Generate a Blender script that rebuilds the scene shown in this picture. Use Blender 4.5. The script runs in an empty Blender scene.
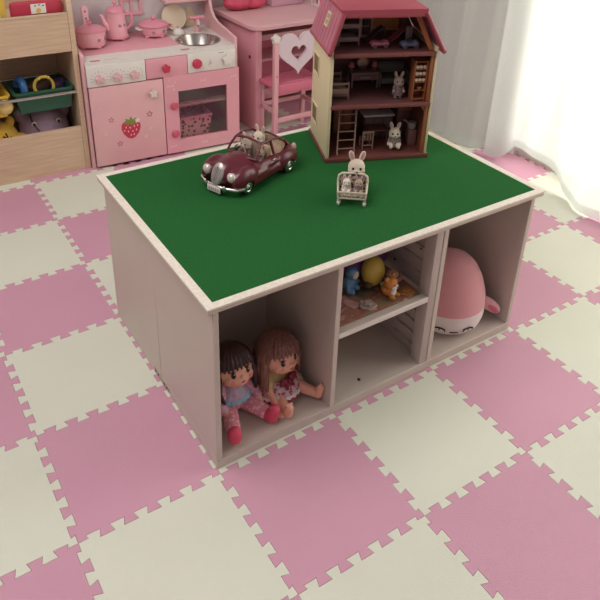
import bpy, bmesh, math, random
from mathutils import Vector as V, Matrix as MX, Euler
random.seed(7)
SC = bpy.context.scene
COL = SC.collection
R = math.radians
PI = math.pi

# ------------------------------------------------------------------ materials
def lin(h):
    h = h.lstrip('#')
    o = []
    for i in (0, 2, 4):
        c = int(h[i:i+2], 16)/255
        o.append(c/12.92 if c <= .04045 else ((c+.055)/1.055)**2.4)
    return (o[0], o[1], o[2], 1)

MATS = {}
def mat(name, col, rough=.5, metal=0, var=0, vscale=12, bump=0, bscale=300, col2=None, stretch=None, spec=.5, coat=0, sheen=0):
    if name in MATS: return MATS[name]
    m = bpy.data.materials.new(name); m.use_nodes = True
    nt = m.node_tree; b = nt.nodes['Principled BSDF']
    b.inputs['Base Color'].default_value = lin(col)
    b.inputs['Roughness'].default_value = rough
    b.inputs['Metallic'].default_value = metal
    b.inputs['Specular IOR Level'].default_value = spec
    b.inputs['Coat Weight'].default_value = coat
    b.inputs['Sheen Weight'].default_value = sheen
    tc = nt.nodes.new('ShaderNodeTexCoord')
    src = tc.outputs['Object']
    if stretch:
        mp = nt.nodes.new('ShaderNodeMapping'); mp.inputs['Scale'].default_value = stretch
        nt.links.new(src, mp.inputs['Vector']); src = mp.outputs['Vector']
    if var or col2:
        n = nt.nodes.new('ShaderNodeTexNoise'); n.inputs['Scale'].default_value = vscale; n.inputs['Detail'].default_value = 4
        nt.links.new(src, n.inputs['Vector'])
        r = nt.nodes.new('ShaderNodeValToRGB')
        a = lin(col)
        c2 = lin(col2) if col2 else tuple(min(1, x*(1-var)) for x in a[:3])+(1,)
        r.color_ramp.elements[0].position = .35; r.color_ramp.elements[1].position = .65
        r.color_ramp.elements[0].color = c2; r.color_ramp.elements[1].color = a
        nt.links.new(n.outputs['Fac'], r.inputs['Fac']); nt.links.new(r.outputs['Color'], b.inputs['Base Color'])
    if bump:
        n2 = nt.nodes.new('ShaderNodeTexNoise'); n2.inputs['Scale'].default_value = bscale; n2.inputs['Detail'].default_value = 2
        nt.links.new(src, n2.inputs['Vector'])
        bp = nt.nodes.new('ShaderNodeBump'); bp.inputs['Strength'].default_value = bump; bp.inputs['Distance'].default_value = .002
        nt.links.new(n2.outputs['Fac'], bp.inputs['Height']); nt.links.new(bp.outputs['Normal'], b.inputs['Normal'])
    MATS[name] = m
    return m

def glass_mat(name, tint='#ffffff', gloss=.12):
    if name in MATS: return MATS[name]
    m = bpy.data.materials.new(name); m.use_nodes = True; nt = m.node_tree
    nt.nodes.remove(nt.nodes['Principled BSDF'])
    t = nt.nodes.new('ShaderNodeBsdfTransparent'); t.inputs['Color'].default_value = lin(tint)
    g = nt.nodes.new('ShaderNodeBsdfGlossy'); g.inputs['Roughness'].default_value = .05
    mx = nt.nodes.new('ShaderNodeMixShader'); mx.inputs['Fac'].default_value = gloss
    nt.links.new(t.outputs[0], mx.inputs[1]); nt.links.new(g.outputs[0], mx.inputs[2])
    nt.links.new(mx.outputs[0], nt.nodes['Material Output'].inputs['Surface'])
    MATS[name] = m
    return m

def sheer_mat(name, col, transp=.3, transl=.6):
    m = bpy.data.materials.new(name); m.use_nodes = True; nt = m.node_tree
    nt.nodes.remove(nt.nodes['Principled BSDF'])
    d = nt.nodes.new('ShaderNodeBsdfDiffuse'); d.inputs['Color'].default_value = lin(col)
    tl = nt.nodes.new('ShaderNodeBsdfTranslucent'); tl.inputs['Color'].default_value = lin(col)
    tr = nt.nodes.new('ShaderNodeBsdfTransparent'); tr.inputs['Color'].default_value = (1, 1, 1, 1)
    m1 = nt.nodes.new('ShaderNodeMixShader'); m1.inputs['Fac'].default_value = transl
    m2 = nt.nodes.new('ShaderNodeMixShader')
    # woven: a fine weave modulates how much passes straight through
    tc = nt.nodes.new('ShaderNodeTexCoord'); n = nt.nodes.new('ShaderNodeTexNoise'); n.inputs['Scale'].default_value = 140
    mr = nt.nodes.new('ShaderNodeMapRange'); mr.inputs['To Min'].default_value = transp-.05; mr.inputs['To Max'].default_value = transp+.05
    nt.links.new(tc.outputs['Object'], n.inputs['Vector']); nt.links.new(n.outputs['Fac'], mr.inputs['Value']); nt.links.new(mr.outputs['Result'], m2.inputs['Fac'])
    nt.links.new(d.outputs[0], m1.inputs[1]); nt.links.new(tl.outputs[0], m1.inputs[2])
    nt.links.new(m1.outputs[0], m2.inputs[1]); nt.links.new(tr.outputs[0], m2.inputs[2])
    nt.links.new(m2.outputs[0], nt.nodes['Material Output'].inputs['Surface'])
    MATS[name] = m
    return m

def emit_mat(name, col, s):
    m = bpy.data.materials.new(name); m.use_nodes = True; nt = m.node_tree
    nt.nodes.remove(nt.nodes['Principled BSDF'])
    e = nt.nodes.new('ShaderNodeEmission'); e.inputs['Color'].default_value = lin(col); e.inputs['Strength'].default_value = s
    nt.links.new(e.outputs[0], nt.nodes['Material Output'].inputs['Surface'])
    return m

# ------------------------------------------------------------------ mesh building
def rotm(r): return Euler(tuple(R(a) for a in r), 'XYZ').to_matrix().to_4x4()

class B:
    def __init__(s): s.bm = bmesh.new(); s.mi = 0
    def merge(s, t, xf=None):
        if xf is not None: bmesh.ops.transform(t, matrix=xf, verts=t.verts)
        for f in t.faces: f.material_index = s.mi
        me = bpy.data.meshes.new('t'); t.to_mesh(me); t.free()
        s.bm.from_mesh(me); bpy.data.meshes.remove(me)
        return s
    def box(s, c, d, rot=(0, 0, 0), bev=0, seg=2):
        t = bmesh.new(); bmesh.ops.create_cube(t, size=1)
        bmesh.ops.scale(t, vec=V(d), verts=t.verts)
        if bev: bmesh.ops.bevel(t, geom=t.edges[:]+t.verts[:], offset=min(bev, min(d)*.45), segments=seg, affect='EDGES', profile=.5)
        return s.merge(t, MX.Translation(V(c)) @ rotm(rot))
    def mm(s, a, b, bev=0, seg=2):
        return s.box([(a[i]+b[i])/2 for i in range(3)], [abs(b[i]-a[i]) for i in range(3)], bev=bev, seg=seg)
    def ell(s, c, r, rot=(0, 0, 0), seg=20, rings=12):
        t = bmesh.new(); bmesh.ops.create_uvsphere(t, u_segments=seg, v_segments=rings, radius=1)
        if isinstance(r, (int, float)): r = (r, r, r)
        bmesh.ops.scale(t, vec=V(r), verts=t.verts)
        return s.merge(t, MX.Translation(V(c)) @ rotm(rot))
    def tube(s, pts, r, seg=10, closed=False, cap=True):
        pts = [V(p) for p in pts]; n = len(pts)
        rr = r if isinstance(r, (list, tuple)) else [r]*n
        t = bmesh.new(); rings = []
        nrm = None
        for i, p in enumerate(pts):
            if closed: d = pts[(i+1) % n]-pts[i-1]
            else: d = pts[min(i+1, n-1)]-pts[max(i-1, 0)]
            d.normalize()
            if nrm is None:
                a = V((0, 0, 1)) if abs(d.z) < .9 else V((1, 0, 0))
                nrm = d.cross(a).normalized()
            else:
                nrm = (nrm-d*nrm.dot(d)).normalized()
            bn = d.cross(nrm)
            rings.append([t.verts.new(p+(nrm*math.cos(2*PI*k/seg)+bn*math.sin(2*PI*k/seg))*rr[i]) for k in range(seg)])
        for i in range(n if closed else n-1):
            a, b = rings[i], rings[(i+1) % n]
            for k in range(seg): t.faces.new((a[k], a[(k+1) % seg], b[(k+1) % seg], b[k]))
        if cap and not closed:
            t.faces.new(rings[0][::-1]); t.faces.new(rings[-1])
        bmesh.ops.recalc_face_normals(t, faces=t.faces)
        return s.merge(t)
    def cap(s, p0, p1, r0, r1=None, seg=14):       # a limb: tapered tube with round ends
        r1 = r0 if r1 is None else r1
        s.tube([p0, p1], [r0, r1], seg); s.ell(p0, r0, seg=seg, rings=8); s.ell(p1, r1, seg=seg, rings=8)
        return s
    def lathe(s, prof, c=(0, 0, 0), rot=(0, 0, 0), seg=28, sc=(1, 1, 1)):
        t = bmesh.new(); rings = []
        for (r, z) in prof:
            if r <= 1e-6: rings.append([t.verts.new((0, 0, z))])
            else: rings.append([t.verts.new((r*math.cos(2*PI*k/seg)*sc[0], r*math.sin(2*PI*k/seg)*sc[1], z)) for k in range(seg)])
        for a, b in zip(rings, rings[1:]):
            for k in range(seg):
                q = [a[k % len(a)], a[(k+1) % len(a)], b[(k+1) % len(b)], b[k % len(b)]]
                u = []
                for v in q:
                    if v not in u: u.append(v)
                if len(u) >= 3: t.faces.new(u)
        bmesh.ops.recalc_face_normals(t, faces=t.faces)
        return s.merge(t, MX.Translation(V(c)) @ rotm(rot))
    def _ax(s, axis):
        return {'y': lambda a, b, d: (a, d, b), 'z': lambda a, b, d: (a, b, d), 'x': lambda a, b, d: (d, a, b)}[axis]
    def prism(s, poly, d0, d1, axis='y', bev=0, xf=None):
        f = s._ax(axis); t = bmesh.new()
        lo = [t.verts.new(f(a, b, d0)) for a, b in poly]; hi = [t.verts.new(f(a, b, d1)) for a, b in poly]
        t.faces.new(lo); t.faces.new(hi[::-1]); n = len(poly)
        for k in range(n): t.faces.new((lo[k], hi[k], hi[(k+1) % n], lo[(k+1) % n]))
        bmesh.ops.recalc_face_normals(t, faces=t.faces)
        if bev: bmesh.ops.bevel(t, geom=t.edges[:], offset=bev, segments=1, affect='EDGES')
        return s.merge(t, xf)
    def ring(s, outer, inner, d0, d1, axis='y', xf=None):
        f = s._ax(axis); t = bmesh.new(); n = len(outer)
        L = [[t.verts.new(f(a, b, d)) for a, b in pl] for pl in (outer, inner) for d in (d0, d1)]
        oo0, oo1, ii0, ii1 = L
        for k in range(n):
            j = (k+1) % n
            for a, b in ((oo0, oo1), (oo1, ii1), (ii1, ii0), (ii0, oo0)):
                t.faces.new((a[k], a[j], b[j], b[k]))
        bmesh.ops.recalc_face_normals(t, faces=t.faces)
        return s.merge(t, xf)
    def frame(s, x0, z0, x1, z1, w, d0, d1, axis='y'):
        return s.ring([(x0, z0), (x1, z0), (x1, z1), (x0, z1)], [(x0+w, z0+w), (x1-w, z0+w), (x1-w, z1-w), (x0+w, z1-w)], d0, d1, axis)
    def surf(s, fn, nu, nv, closed_u=False):
        t = bmesh.new()
        g = [[t.verts.new(fn(i/nu, j/nv)) for j in range(nv+1)] for i in range(nu+(0 if closed_u else 1))]
        for i in range(nu):
            for j in range(nv):
                a, b = g[i], g[(i+1) % len(g)]
                t.faces.new((a[j], b[j], b[j+1], a[j+1]))
        return s.merge(t)
    def build(s, name, m, parent=None, loc=(0, 0, 0), rot=(0, 0, 0), sharp=38, flat=False, label=None):
        me = bpy.data.meshes.new(name); s.bm.to_mesh(me); s.bm.free()
        return link(name, me, m, parent, loc, rot, sharp, flat, label)

def link(name, me, m, parent=None, loc=(0, 0, 0), rot=(0, 0, 0), sharp=38, flat=False, label=None):
    for x in (m if isinstance(m, (list, tuple)) else [m]): me.materials.append(x)
    if not flat:
        me.polygons.foreach_set('use_smooth', [True]*len(me.polygons))
        if sharp: me.set_sharp_from_angle(angle=R(sharp))
    o = bpy.data.objects.new(name, me); COL.objects.link(o)
    o.location = loc; o.rotation_euler = tuple(R(a) for a in rot)
    if parent is not None: o.parent = parent
    if label: o['label'] = label
    return o

def fused(b, voxel, smooth=4, cut=None):
    """one continuous skin over all the overlapping volumes of builder b"""
    me = bpy.data.meshes.new('f'); b.bm.to_mesh(me); b.bm.free()
    o = bpy.data.objects.new('f', me); COL.objects.link(o)
    md = o.modifiers.new('r', 'REMESH'); md.mode = 'VOXEL'; md.voxel_size = voxel
    if smooth:
        sm = o.modifiers.new('s', 'SMOOTH'); sm.factor = .5; sm.iterations = smooth
    oc = None
    if cut is not None:
        mc = bpy.data.meshes.new('c'); cut.bm.to_mesh(mc); cut.bm.free()
        oc = bpy.data.objects.new('c', mc); COL.objects.link(oc)
        bo = o.modifiers.new('b', 'BOOLEAN'); bo.operation = 'DIFFERENCE'; bo.object = oc; bo.solver = 'EXACT'; bo.use_self = True
    dg = bpy.context.evaluated_depsgraph_get(); dg.update()
    out = bpy.data.meshes.new_from_object(o.evaluated_get(dg))
    bpy.data.objects.remove(o); bpy.data.meshes.remove(me)
    if oc: bpy.data.objects.remove(oc)
    out.materials.clear()
    return out

def tag(o, label, cat, group=None):
    o['label'] = label; o['category'] = cat
    if group: o['group'] = group
    return o
def thing(name, label, cat, loc=(0, 0, 0), rz=0, group=None, parentless=True):
    o = bpy.data.objects.new(name, None); COL.objects.link(o); o.empty_display_size = .02
    o.location = loc; o.rotation_euler = (0, 0, R(rz))
    return tag(o, label, cat, group)
def struct(o): o['kind'] = 'structure'; return o
def circ(r, n=24, c=(0, 0), a0=0): return [(c[0]+r*math.cos(a0+2*PI*k/n), c[1]+r*math.sin(a0+2*PI*k/n)) for k in range(n)]
def flower(r, c=(0, 0), n=40, dip=.2, petals=5): return [(c[0]+r*(1-dip+dip*math.cos(petals*a))*math.sin(a), c[1]+r*(1-dip+dip*math.cos(petals*a))*math.cos(a)) for a in [2*PI*k/n for k in range(n)]]
def heart(w, c=(0, 0), n=48, fat=1.0):
    o = []
    for k in range(n):
        t = 2*PI*k/n
        o.append((c[0]+w*16*math.sin(t)**3/16, c[1]+w*(13*math.cos(t)-5*fat*math.cos(2*t)-2*math.cos(3*t)-math.cos(4*t)+2.5)/16))
    return o
def local(origin, rz):                      # world point of a local one
    m = MX.Translation(V(origin)) @ MX.Rotation(R(rz), 4, 'Z')
    return lambda x, y, z=0: tuple(m @ V((x, y, z)))

# ------------------------------------------------------------------ camera
F, CX, CY = 688.785, 297.377, 179.820
CP = V((-.436164, -.908515, 1.216695)); YAW, PIT, ROLL = .587534, .477819, .032711
d = V((math.sin(YAW)*math.cos(PIT), math.cos(YAW)*math.cos(PIT), -math.sin(PIT)))
r = d.cross(V((0, 0, 1))).normalized(); u = r.cross(d)
r2 = r*math.cos(ROLL)+u*math.sin(ROLL); u2 = -r*math.sin(ROLL)+u*math.cos(ROLL)
cd = bpy.data.cameras.new('camera'); cam = bpy.data.objects.new('camera', cd); COL.objects.link(cam)
m4 = MX.Identity(4)
for i in range(3):
    m4[i][0] = r2[i]; m4[i][1] = u2[i]; m4[i][2] = -d[i]; m4[i][3] = CP[i]
cam.matrix_world = m4
cd.sensor_width = 36; cd.lens = F/600*36; cd.shift_x = (300-CX)/600; cd.shift_y = (CY-300)/600; cd.clip_start = .05
SC.camera = cam
def project(p):
    v = V(p)-CP; z = v.dot(d)
    return (CX+F*v.dot(r2)/z, CY-F*v.dot(u2)/z) if z > .05 else None

# ------------------------------------------------------------------ palette
M_wall = mat('wall_paper', '#e2dcd8', .8, var=.03, vscale=60, bump=.25, bscale=220)
M_floor = mat('floor_wood', '#b08a62', .5, var=.25, vscale=8, stretch=(1, 12, 1))
M_cream = mat('foam_cream', '#d5d8c6', .62, var=.035, vscale=3.5, bump=.35, bscale=420)
M_pink = mat('foam_pink', '#c996a9', .62, var=.05, vscale=3.5, bump=.35, bscale=420)
M_board = mat('white_board', '#c6b9ae', .5, var=.04, vscale=5)
M_trim = mat('top_trim', '#e4dccd', .5, var=.12, vscale=160)
M_turf = mat('green_felt', '#266230', .95, var=.15, vscale=260, bump=.7, bscale=700, spec=.1)
M_edge = mat('shelf_edge', '#d8cfc8', .4)
M_steel = mat('steel', '#b9b4b0', .25, 1)
M_chrome = mat('chrome', '#d5d2cc', .18, 1)
M_dark = mat('dark_plastic', '#1b1216', .5)
M_kp = mat('kitchen_pink', '#dfa0aa', .5, var=.05, vscale=6)
M_kpl = mat('kitchen_pale_pink', '#e0b0b2', .45, var=.05, vscale=6)
M_kd = mat('kitchen_deep_pink', '#cf6f86', .45)
M_kw = mat('kitchen_white', '#dedad2', .45)
M_red = mat('strawberry_red', '#c33550', .45)
M_hot = mat('pot_pink', '#ecb2bb', .35, coat=.3)
M_hotd = mat('pot_lid_pink', '#db8d9d', .35, coat=.3)
M_white = mat('white_plastic', '#e0dad2', .45)
M_leaf = mat('leaf_green', '#7c8a3a', .6)
M_print = mat('printed_grey_pink', '#b08a8c', .6)
M_oak = mat('light_oak', '#d0b69a', .5, col2='#c5aa8d', vscale=9, stretch=(1, 1, 14))
M_glass = glass_mat('pane_glass', '#fff4f4', .08)
# ================================================================== SETTING
TOPZ = .4265
XW, YW = 1.816, 1.90
b = B(); b.mm((-2.2, -2.2, -.05), (XW+.6, YW+.1, -.0105)); struct(b.build('floor', M_floor))
b = B(); b.mm((-2.2, YW, -.02), (XW+.1, YW+.1, 2.5)); struct(b.build('wall_back', M_wall))
# right wall with a tall sliding window
WY0, WY1, WZ0, WZ1 = -1.35, .80, .05, 2.05
b = B()
b.mm((XW, WY1, -.02), (XW+.12, YW, 2.5)); b.mm((XW, -2.2, -.02), (XW+.12, WY0, 2.5))
b.mm((XW, WY0, WZ1), (XW+.12, WY1, 2.5)); b.mm((XW, WY0, -.02), (XW+.12, WY1, WZ0))
struct(b.build('wall_right', M_wall))
b = B(); b.mm((-2.2, YW-.012, -.01), (XW, YW, .06), .003); struct(b.build('baseboard_back', M_white))
b = B(); b.mm((XW-.007, WY1, -.01), (XW, YW-.013, .06), .002); struct(b.build('baseboard_right', M_white))
w = bpy.data.objects.new('window_1', None); COL.objects.link(w); struct(w); w.location = (XW+.05, 0, 0)
M_alu = mat('window_frame', '#cfd2cc', .4)
b = B(); b.frame(WY0, WZ0, WY1, WZ1, .05, -.03, .03, 'x'); fr = b.build('window_frame', M_alu, w)
for y0, y1, x in ((WY0+.05, -.09, .012), (-.14, WY1-.05, -.012)):
    b = B(); b.frame(y0, WZ0+.05, y1, WZ1-.05, .045, x-.012, x+.012, 'x'); sash = b.build('window_sash', M_alu, w)
    b = B(); b.mm((x-.003, y0+.04, WZ0+.09), (x+.003, y1-.04, WZ1-.09)); b.build('window_pane', M_glass, sash)

# ================================================================== PLAY MAT
T = .3
def zig(p, q, n=5):
    p, q = V(p), V(q); dr = q-p; L = dr.length; dr /= L; nr = V((-dr.y, dr.x))
    dd, e, m = .0085, .0027, .06
    seg = (1-2*m)*L/(2*n+1)
    out = [(0, 0)]; cur = 0
    for k in range(2*n+1):
        nx = dd if k % 2 == 0 else -dd
        t0 = m*L+k*seg
        if k == 0: out += [(t0+e*.5, 0), (t0-e*.5, nx)]
        else: out += [(t0+e, cur), (t0-e, nx)]
        cur = nx
    t0 = (1-m)*L
    out += [(t0+e*.5, cur), (t0-e*.5, 0)]
    return [p+dr*a+nr*o for a, o in out]
def inset(poly, g):
    n = len(poly); o = []
    for k in range(n):
        a, p_, c = poly[k-1], poly[k], poly[(k+1) % n]
        d1 = (p_-a).normalized(); d2 = (c-p_).normalized()
        n1 = V((-d1.y, d1.x)); n2 = V((-d2.y, d2.x)); s = n1+n2
        q = 1+n1.dot(n2)
        o.append(p_+s*(g/max(q, .25)))
    return o
ORD = ['first', 'second', 'third', 'fourth', 'fifth', 'sixth', 'seventh', 'eighth']
def tile_label(i, j, c):
    c = 'cream' if c else 'pink'
    if j < 0:
        row = ORD[-j-1]+' row in front of the table'
        if i < 0: return f'{c} foam puzzle tile, {row}, {ORD[-i-1]} past left end'
        if i < 3: return f'{c} foam puzzle tile, {row}, under the {["left", "middle", "right"][i]} compartment'
        return f'{c} foam puzzle tile, {row}, {ORD[i-3]} past right end'
    if i < 0: return f'{c} foam puzzle tile, {ORD[-i-1]} column left of table, {ORD[j]} from front'
    if i >= 3: return f'{c} foam puzzle tile, {ORD[i-3]} column right of table, {ORD[j]} from front'
    if j < 2: return f'{c} foam puzzle tile beneath the table, {ORD[j]} from front, {ORD[i]} from left end'
    return f'{c} foam puzzle tile, {ORD[j-2]} row behind the table, {ORD[i]} from its left end'
def make_tile(i, j):
    A, Bq, Cq, Dq = (i*T, j*T), ((i+1)*T, j*T), ((i+1)*T, (j+1)*T), (i*T, (j+1)*T)
    poly = zig(A, Bq)[:]+zig(Bq, Cq)+zig(Dq, Cq)[::-1]+zig(A, Dq)[::-1]
    # each edge keeps its own start corner once
    e1, e2, e3, e4 = zig(A, Bq), zig(Bq, Cq), zig(Dq, Cq), zig(A, Dq)
    poly = e1+[V(Bq)]+e2[1:]+[V(Cq)]+e3[1:][::-1]+[V(Dq)]+e4[1:][::-1]
    c = V(((i+.5)*T, (j+.5)*T)); poly = [p_-c for p_ in poly]
    lv = [(inset(poly, .0002), -.010), (inset(poly, .0002), -.0006), (inset(poly, .0007), 0)]
    t = bmesh.new(); L = [[t.verts.new((p_.x, p_.y, z)) for p_ in pl] for pl, z in lv]; n = len(poly)
    for a, bb in zip(L, L[1:]):
        for k in range(n): t.faces.new((a[k], a[(k+1) % n], bb[(k+1) % n], bb[k]))
    t.faces.new(L[-1]); t.faces.new(L[0][::-1])
    bl = B(); bl.merge(t)
    cream = (i+j) % 2 == 0
    o = bl.build('play_mat_tile', M_cream if cream else M_pink, None, (c.x, c.y, 0), flat=True)
    tag(o, tile_label(i, j, cream), 'play mat tile', 'interlocking foam tiles of the play mat')
for j in range(-4, 6):
    for i in range(-4, 7):
        if (i+1)*T > XW+.02 or (i, j) in ((1, 1), (2, 1)): continue
        ok = False
        for a in range(7):
            for c in range(7):
                q = project(((i+a/6)*T, (j+c/6)*T, 0))
                if q and -6 < q[0] < 606 and -6 < q[1] < 606: ok = True
        if j == 5 and i in (1, 5, 6): ok = False
        if ok: make_tile(i, j)

# ================================================================== PLAY TABLE
X0, X1, Y0, Y1 = -.001, .887, .013, .614
YS = .308
tb = thing('play_table', 'low white play table with green felt top and open compartments in front', 'play table', (0, 0, 0))
def part(name, a, c, m=M_board, parent=tb, bev=.0012): 
    b = B(); b.mm(a, c, bev, 1); return b.build(name, m, parent)
H = .4135
for ya, yb in ((Y0, YS-.0006), (YS+.0006, Y1)):
    part('side_panel', (X0, ya, .024), (X0+.013, yb, H)); part('side_panel', (X1-.013, ya, .024), (X1, yb, H))
    part('bottom_panel', (X0, ya, 0), (X1, yb, .024))
part('back_panel', (X0+.013, YS-.008, .024), (X1-.013, YS-.0015, H))
part('rear_panel', (X0+.013, Y1-.012, .024), (X1-.013, Y1-.002, H))
part('divider', (.287, Y0, .024), (.300, YS-.008, H)); part('divider', (.584, Y0, .024), (.598, YS-.008, H))
part('center_shelf', (.3005, Y0+.004, .219), (.5615, YS-.01, .231))
part('shelf_edge_strip', (.3005, Y0+.001, .2175), (.5615, Y0+.004, .2325), M_edge)
part('top_panel', (-.0115, .008, H), (.910, .626, .4235), M_board, bev=.001)
# trim frame around the felt
b = B(); b.ring([(-.013, .0065), (.913, .0065), (.913, .628), (-.013, .628)], [(.0055, .0245), (.8945, .0245), (.8945, .6105), (.0055, .6105)], .4235, TOPZ+.0012, 'z')
b.build('top_trim', M_trim, tb, flat=True)
part('felt_top', (.0058, .0248, .4236), (.8942, .6102, TOPZ), M_turf, bev=0)
# shelf pegboard rail in the middle compartment
b = B(); b.mm((.562, Y0+.002, .0242), (.5839, .050, H-.0005), .001)
b.mm((.578, .050, .0242), (.5839, .22, H-.0005), .001)
for k in range(10): b.mm((.5715, .052, .048+k*.036), (.5782, .13, .051+k*.036), .0006)
rail = b.build('shelf_rail', mat('rail_plastic', '#b9aaa4', .5), tb)
b = B()
for z in (.10, .25, .325, .36): b.tube([(.5773, .16, z), (.5779, .16, z)], .0035, 10)
b.tube([(.5773, .075, .330), (.5779, .075, .330)], .004, 10)
b.build('peg_hole', M_dark, rail)
b = B(); b.tube([(.40, .05, .0241), (.40, .05, .0255)], .004, 10); b.build('screw_cap', M_dark, tb)
# joining bracket low on the left side
b = B(); b.mm((X0-.0012, YS-.045, .006), (X0, YS+.045, .02), .0004)
br = b.build('joining_bracket', mat('bracket_metal', '#b0a294', .45, .3), tb)
b = B()
for k in (-.034, -.018, .018, .034): b.tube([(X0-.0022, YS+k, .013), (X0-.001, YS+k, .013)], .0032, 8)
b.build('bracket_screw', mat('screw_dark', '#4a3d38', .4, .7), br)

# ================================================================== TOY KITCHEN
KO, KA = (.225, 1.515, 0), -4
KL = local(KO, KA)
kt = thing('toy_kitchen', 'pink wooden toy kitchen with sink, strawberry door and oven window', 'toy kitchen', KO, KA)
KW, KD = .616, .335
prof = [(0, 0), (0, .449), (.004, .454), (.11, .466), (.175, .472), (.215, .484), (.246, .510), (.264, .55), (.274, .60), (.280, .78), (KD, .78), (KD, 0)]
for x in (0, KW-.012):
    b = B(); b.prism(prof, x, x+.012, 'x', .0012); b.build('side_panel', M_kpl, kt)
b = B(); b.mm((.012, KD-.012, 0), (KW-.012, KD-.002, .78)); b.build('back_panel', mat('kitchen_backboard', '#c9bfc0', .6), kt)
# lattice window on the back board
b = B(); b.frame(.245, .50, .335, .66, .012, KD-.020, KD-.012); b.mm((.286, KD-.019, .51), (.294, KD-.012, .65)); b.mm((.255, KD-.019, .558), (.325, KD-.012, .566))
b.build('lattice_window', M_kp, kt)
b = B(); b.mm((.415, .262, .545), (KW-.0122, KD-.0122, .557), .001); b.build('upper_shelf', M_kpl, kt)
# counter with round sink hole
def rect_ring(x0, y0, x1, y1, c, rr):
    an = sorted(set([2*PI*k/36 for k in range(36)]+[math.atan2(y-c[1], x-c[0]) % (2*PI) for x in (x0, x1) for y in (y0, y1)]))
    o, i_ = [], []
    for a in an:
        dx, dy = math.cos(a), math.sin(a); t = 1e9
        if dx > 1e-9: t = min(t, (x1-c[0])/dx)
        if dx < -1e-9: t = min(t, (x0-c[0])/dx)
        if dy > 1e-9: t = min(t, (y1-c[1])/dy)
        if dy < -1e-9: t = min(t, (y0-c[1])/dy)
        o.append((c[0]+dx*t, c[1]+dy*t)); i_.append((c[0]+rr*dx, c[1]+rr*dy))
    return o, i_
SKC = (.495, .118)
b = B(); b.mm((.0122, -.004, .412), (.40, KD-.0125, .425)); o_, i_ = rect_ring(.40, -.004, KW-.0122, KD-.0125, SKC, .083); b.ring(o_, i_, .412, .425, 'z')
ct = b.build('countertop', M_kw, kt)
b = B(); b.mm((.016, .080, .4249), (.405, KD-.014, .4268), .0006); b.build('stove_plate', M_kp, kt)
b = B(); b.lathe([(.091, .4252), (.091, .4272), (.083, .4272), (.079, .415), (.066, .388), (.04, .376), (0, .374), (0, .372), (.042, .374), (.068, .386), (.082, .412), (.0825, .4252)], (SKC[0], SKC[1], 0), seg=40)
b.build('sink_basin', M_steel, kt)
b = B(); b.lathe([(0, 0), (.014, 0), (.014, .003), (.010, .004), (.009, .05), (0, .05)], (.540, .240, .4252), seg=20)
b.tube([(.540, .240, .455), (.534, .215, .475), (.526, .19, .478), (.522, .175, .466)], .007, 12)
fa = b.build('faucet', M_kpl, kt)
b = B(); b.tube([(.508, .240, .483), (.572, .240, .483)], .0085, 12); b.box((.540, .240, .474), (.02, .016, .012), bev=.003); b.build('faucet_handle', M_hotd, fa)
b = B(); b.ell((.540, .229, .457), (.006, .003, .006)); b.build('faucet_button', M_red, fa)
# oval printed marks on the counter front
b = B()
for (x, y, w) in ((.052, .008, .020), (.402, .016, .019)):
    b.mi = 0; b.prism([(x+w*math.cos(a), y+.008*math.sin(a)) for a in [2*PI*k/24 for k in range(24)]], .425, .4256, 'z')
    b.mi = 1
    for k in range(4): b.mm((x-.010+k*.0055, y-.002, .4256), (x-.007+k*.0055, y+.002, .4258))
    b.mi = 2
    for k in range(7): b.mm((x+.035+k*.007, y-.002-.001*(k % 2), .425), (x+.039+k*.007, y+.002, .4253))
b.build('printed_mark', [mat('print_red', '#b8465c', .6), M_kw, M_print], ct)
# fascia row
def kp(name, x0, z0, x1, z1, m, y0=-.010, y1=.004, parent=kt): 
    b = B(); b.mm((x0, y0, z0), (x1, y1, z1), .0015); return b.build(name, m, parent)
fl = kp('control_panel', .013, .332, .232, .4115, M_kw)
fr_ = kp('control_panel', .401, .336, .6035, .4115, M_kw)
dr = kp('drawer', .2345, .334, .3985, .4105, M_kp)
b = B(); b.prism(flower(.017, (.312, .369), dip=.12), -.024, -.010, bev=.002); b.build('drawer_knob', M_red, dr)
for x in (.058, .125, .190):
    b = B(); b.prism(flower(.019, (x, .360), dip=.18), -.020, -.010, bev=.002); b.mi = 1; b.ell((x, -.020, .360), (.006, .003, .006))
    b.build('stove_knob', [mat('knob_rose', '#dcb2b4', .5), M_kpl], fl)
    b = B()
    for k in range(9):
        a = R(200-k*27); b.box((x+.030*math.cos(a), -.0102, .362+.027*math.sin(a)), (.004, .0006, .0022), (0, -math.degrees(a), 0))
    b.build('dial_print', M_print, fl)
b = B(); b.lathe([(0, 0), (.019, 0), (.019, .009), (.015, .013), (0, .013)], (.438, -.010, .371), (90, 0, 0), 24); b.build('round_knob', M_red, fr_)
b = B(); b.prism([(.487, .356), (.503, .366), (.492, .383)], -.0108, -.0098); b.mi = 1; b.mm((.53, -.0106, .402), (.552, -.0098, .405)); b.build('dial_print', [mat('pale_print', '#c9b9b0', .6), M_print], fr_)
b = B(); b.prism(flower(.024, (.567, .372), dip=.16), -.022, -.010, bev=.002); b.build('flower_knob', M_white, fr_)
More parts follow.
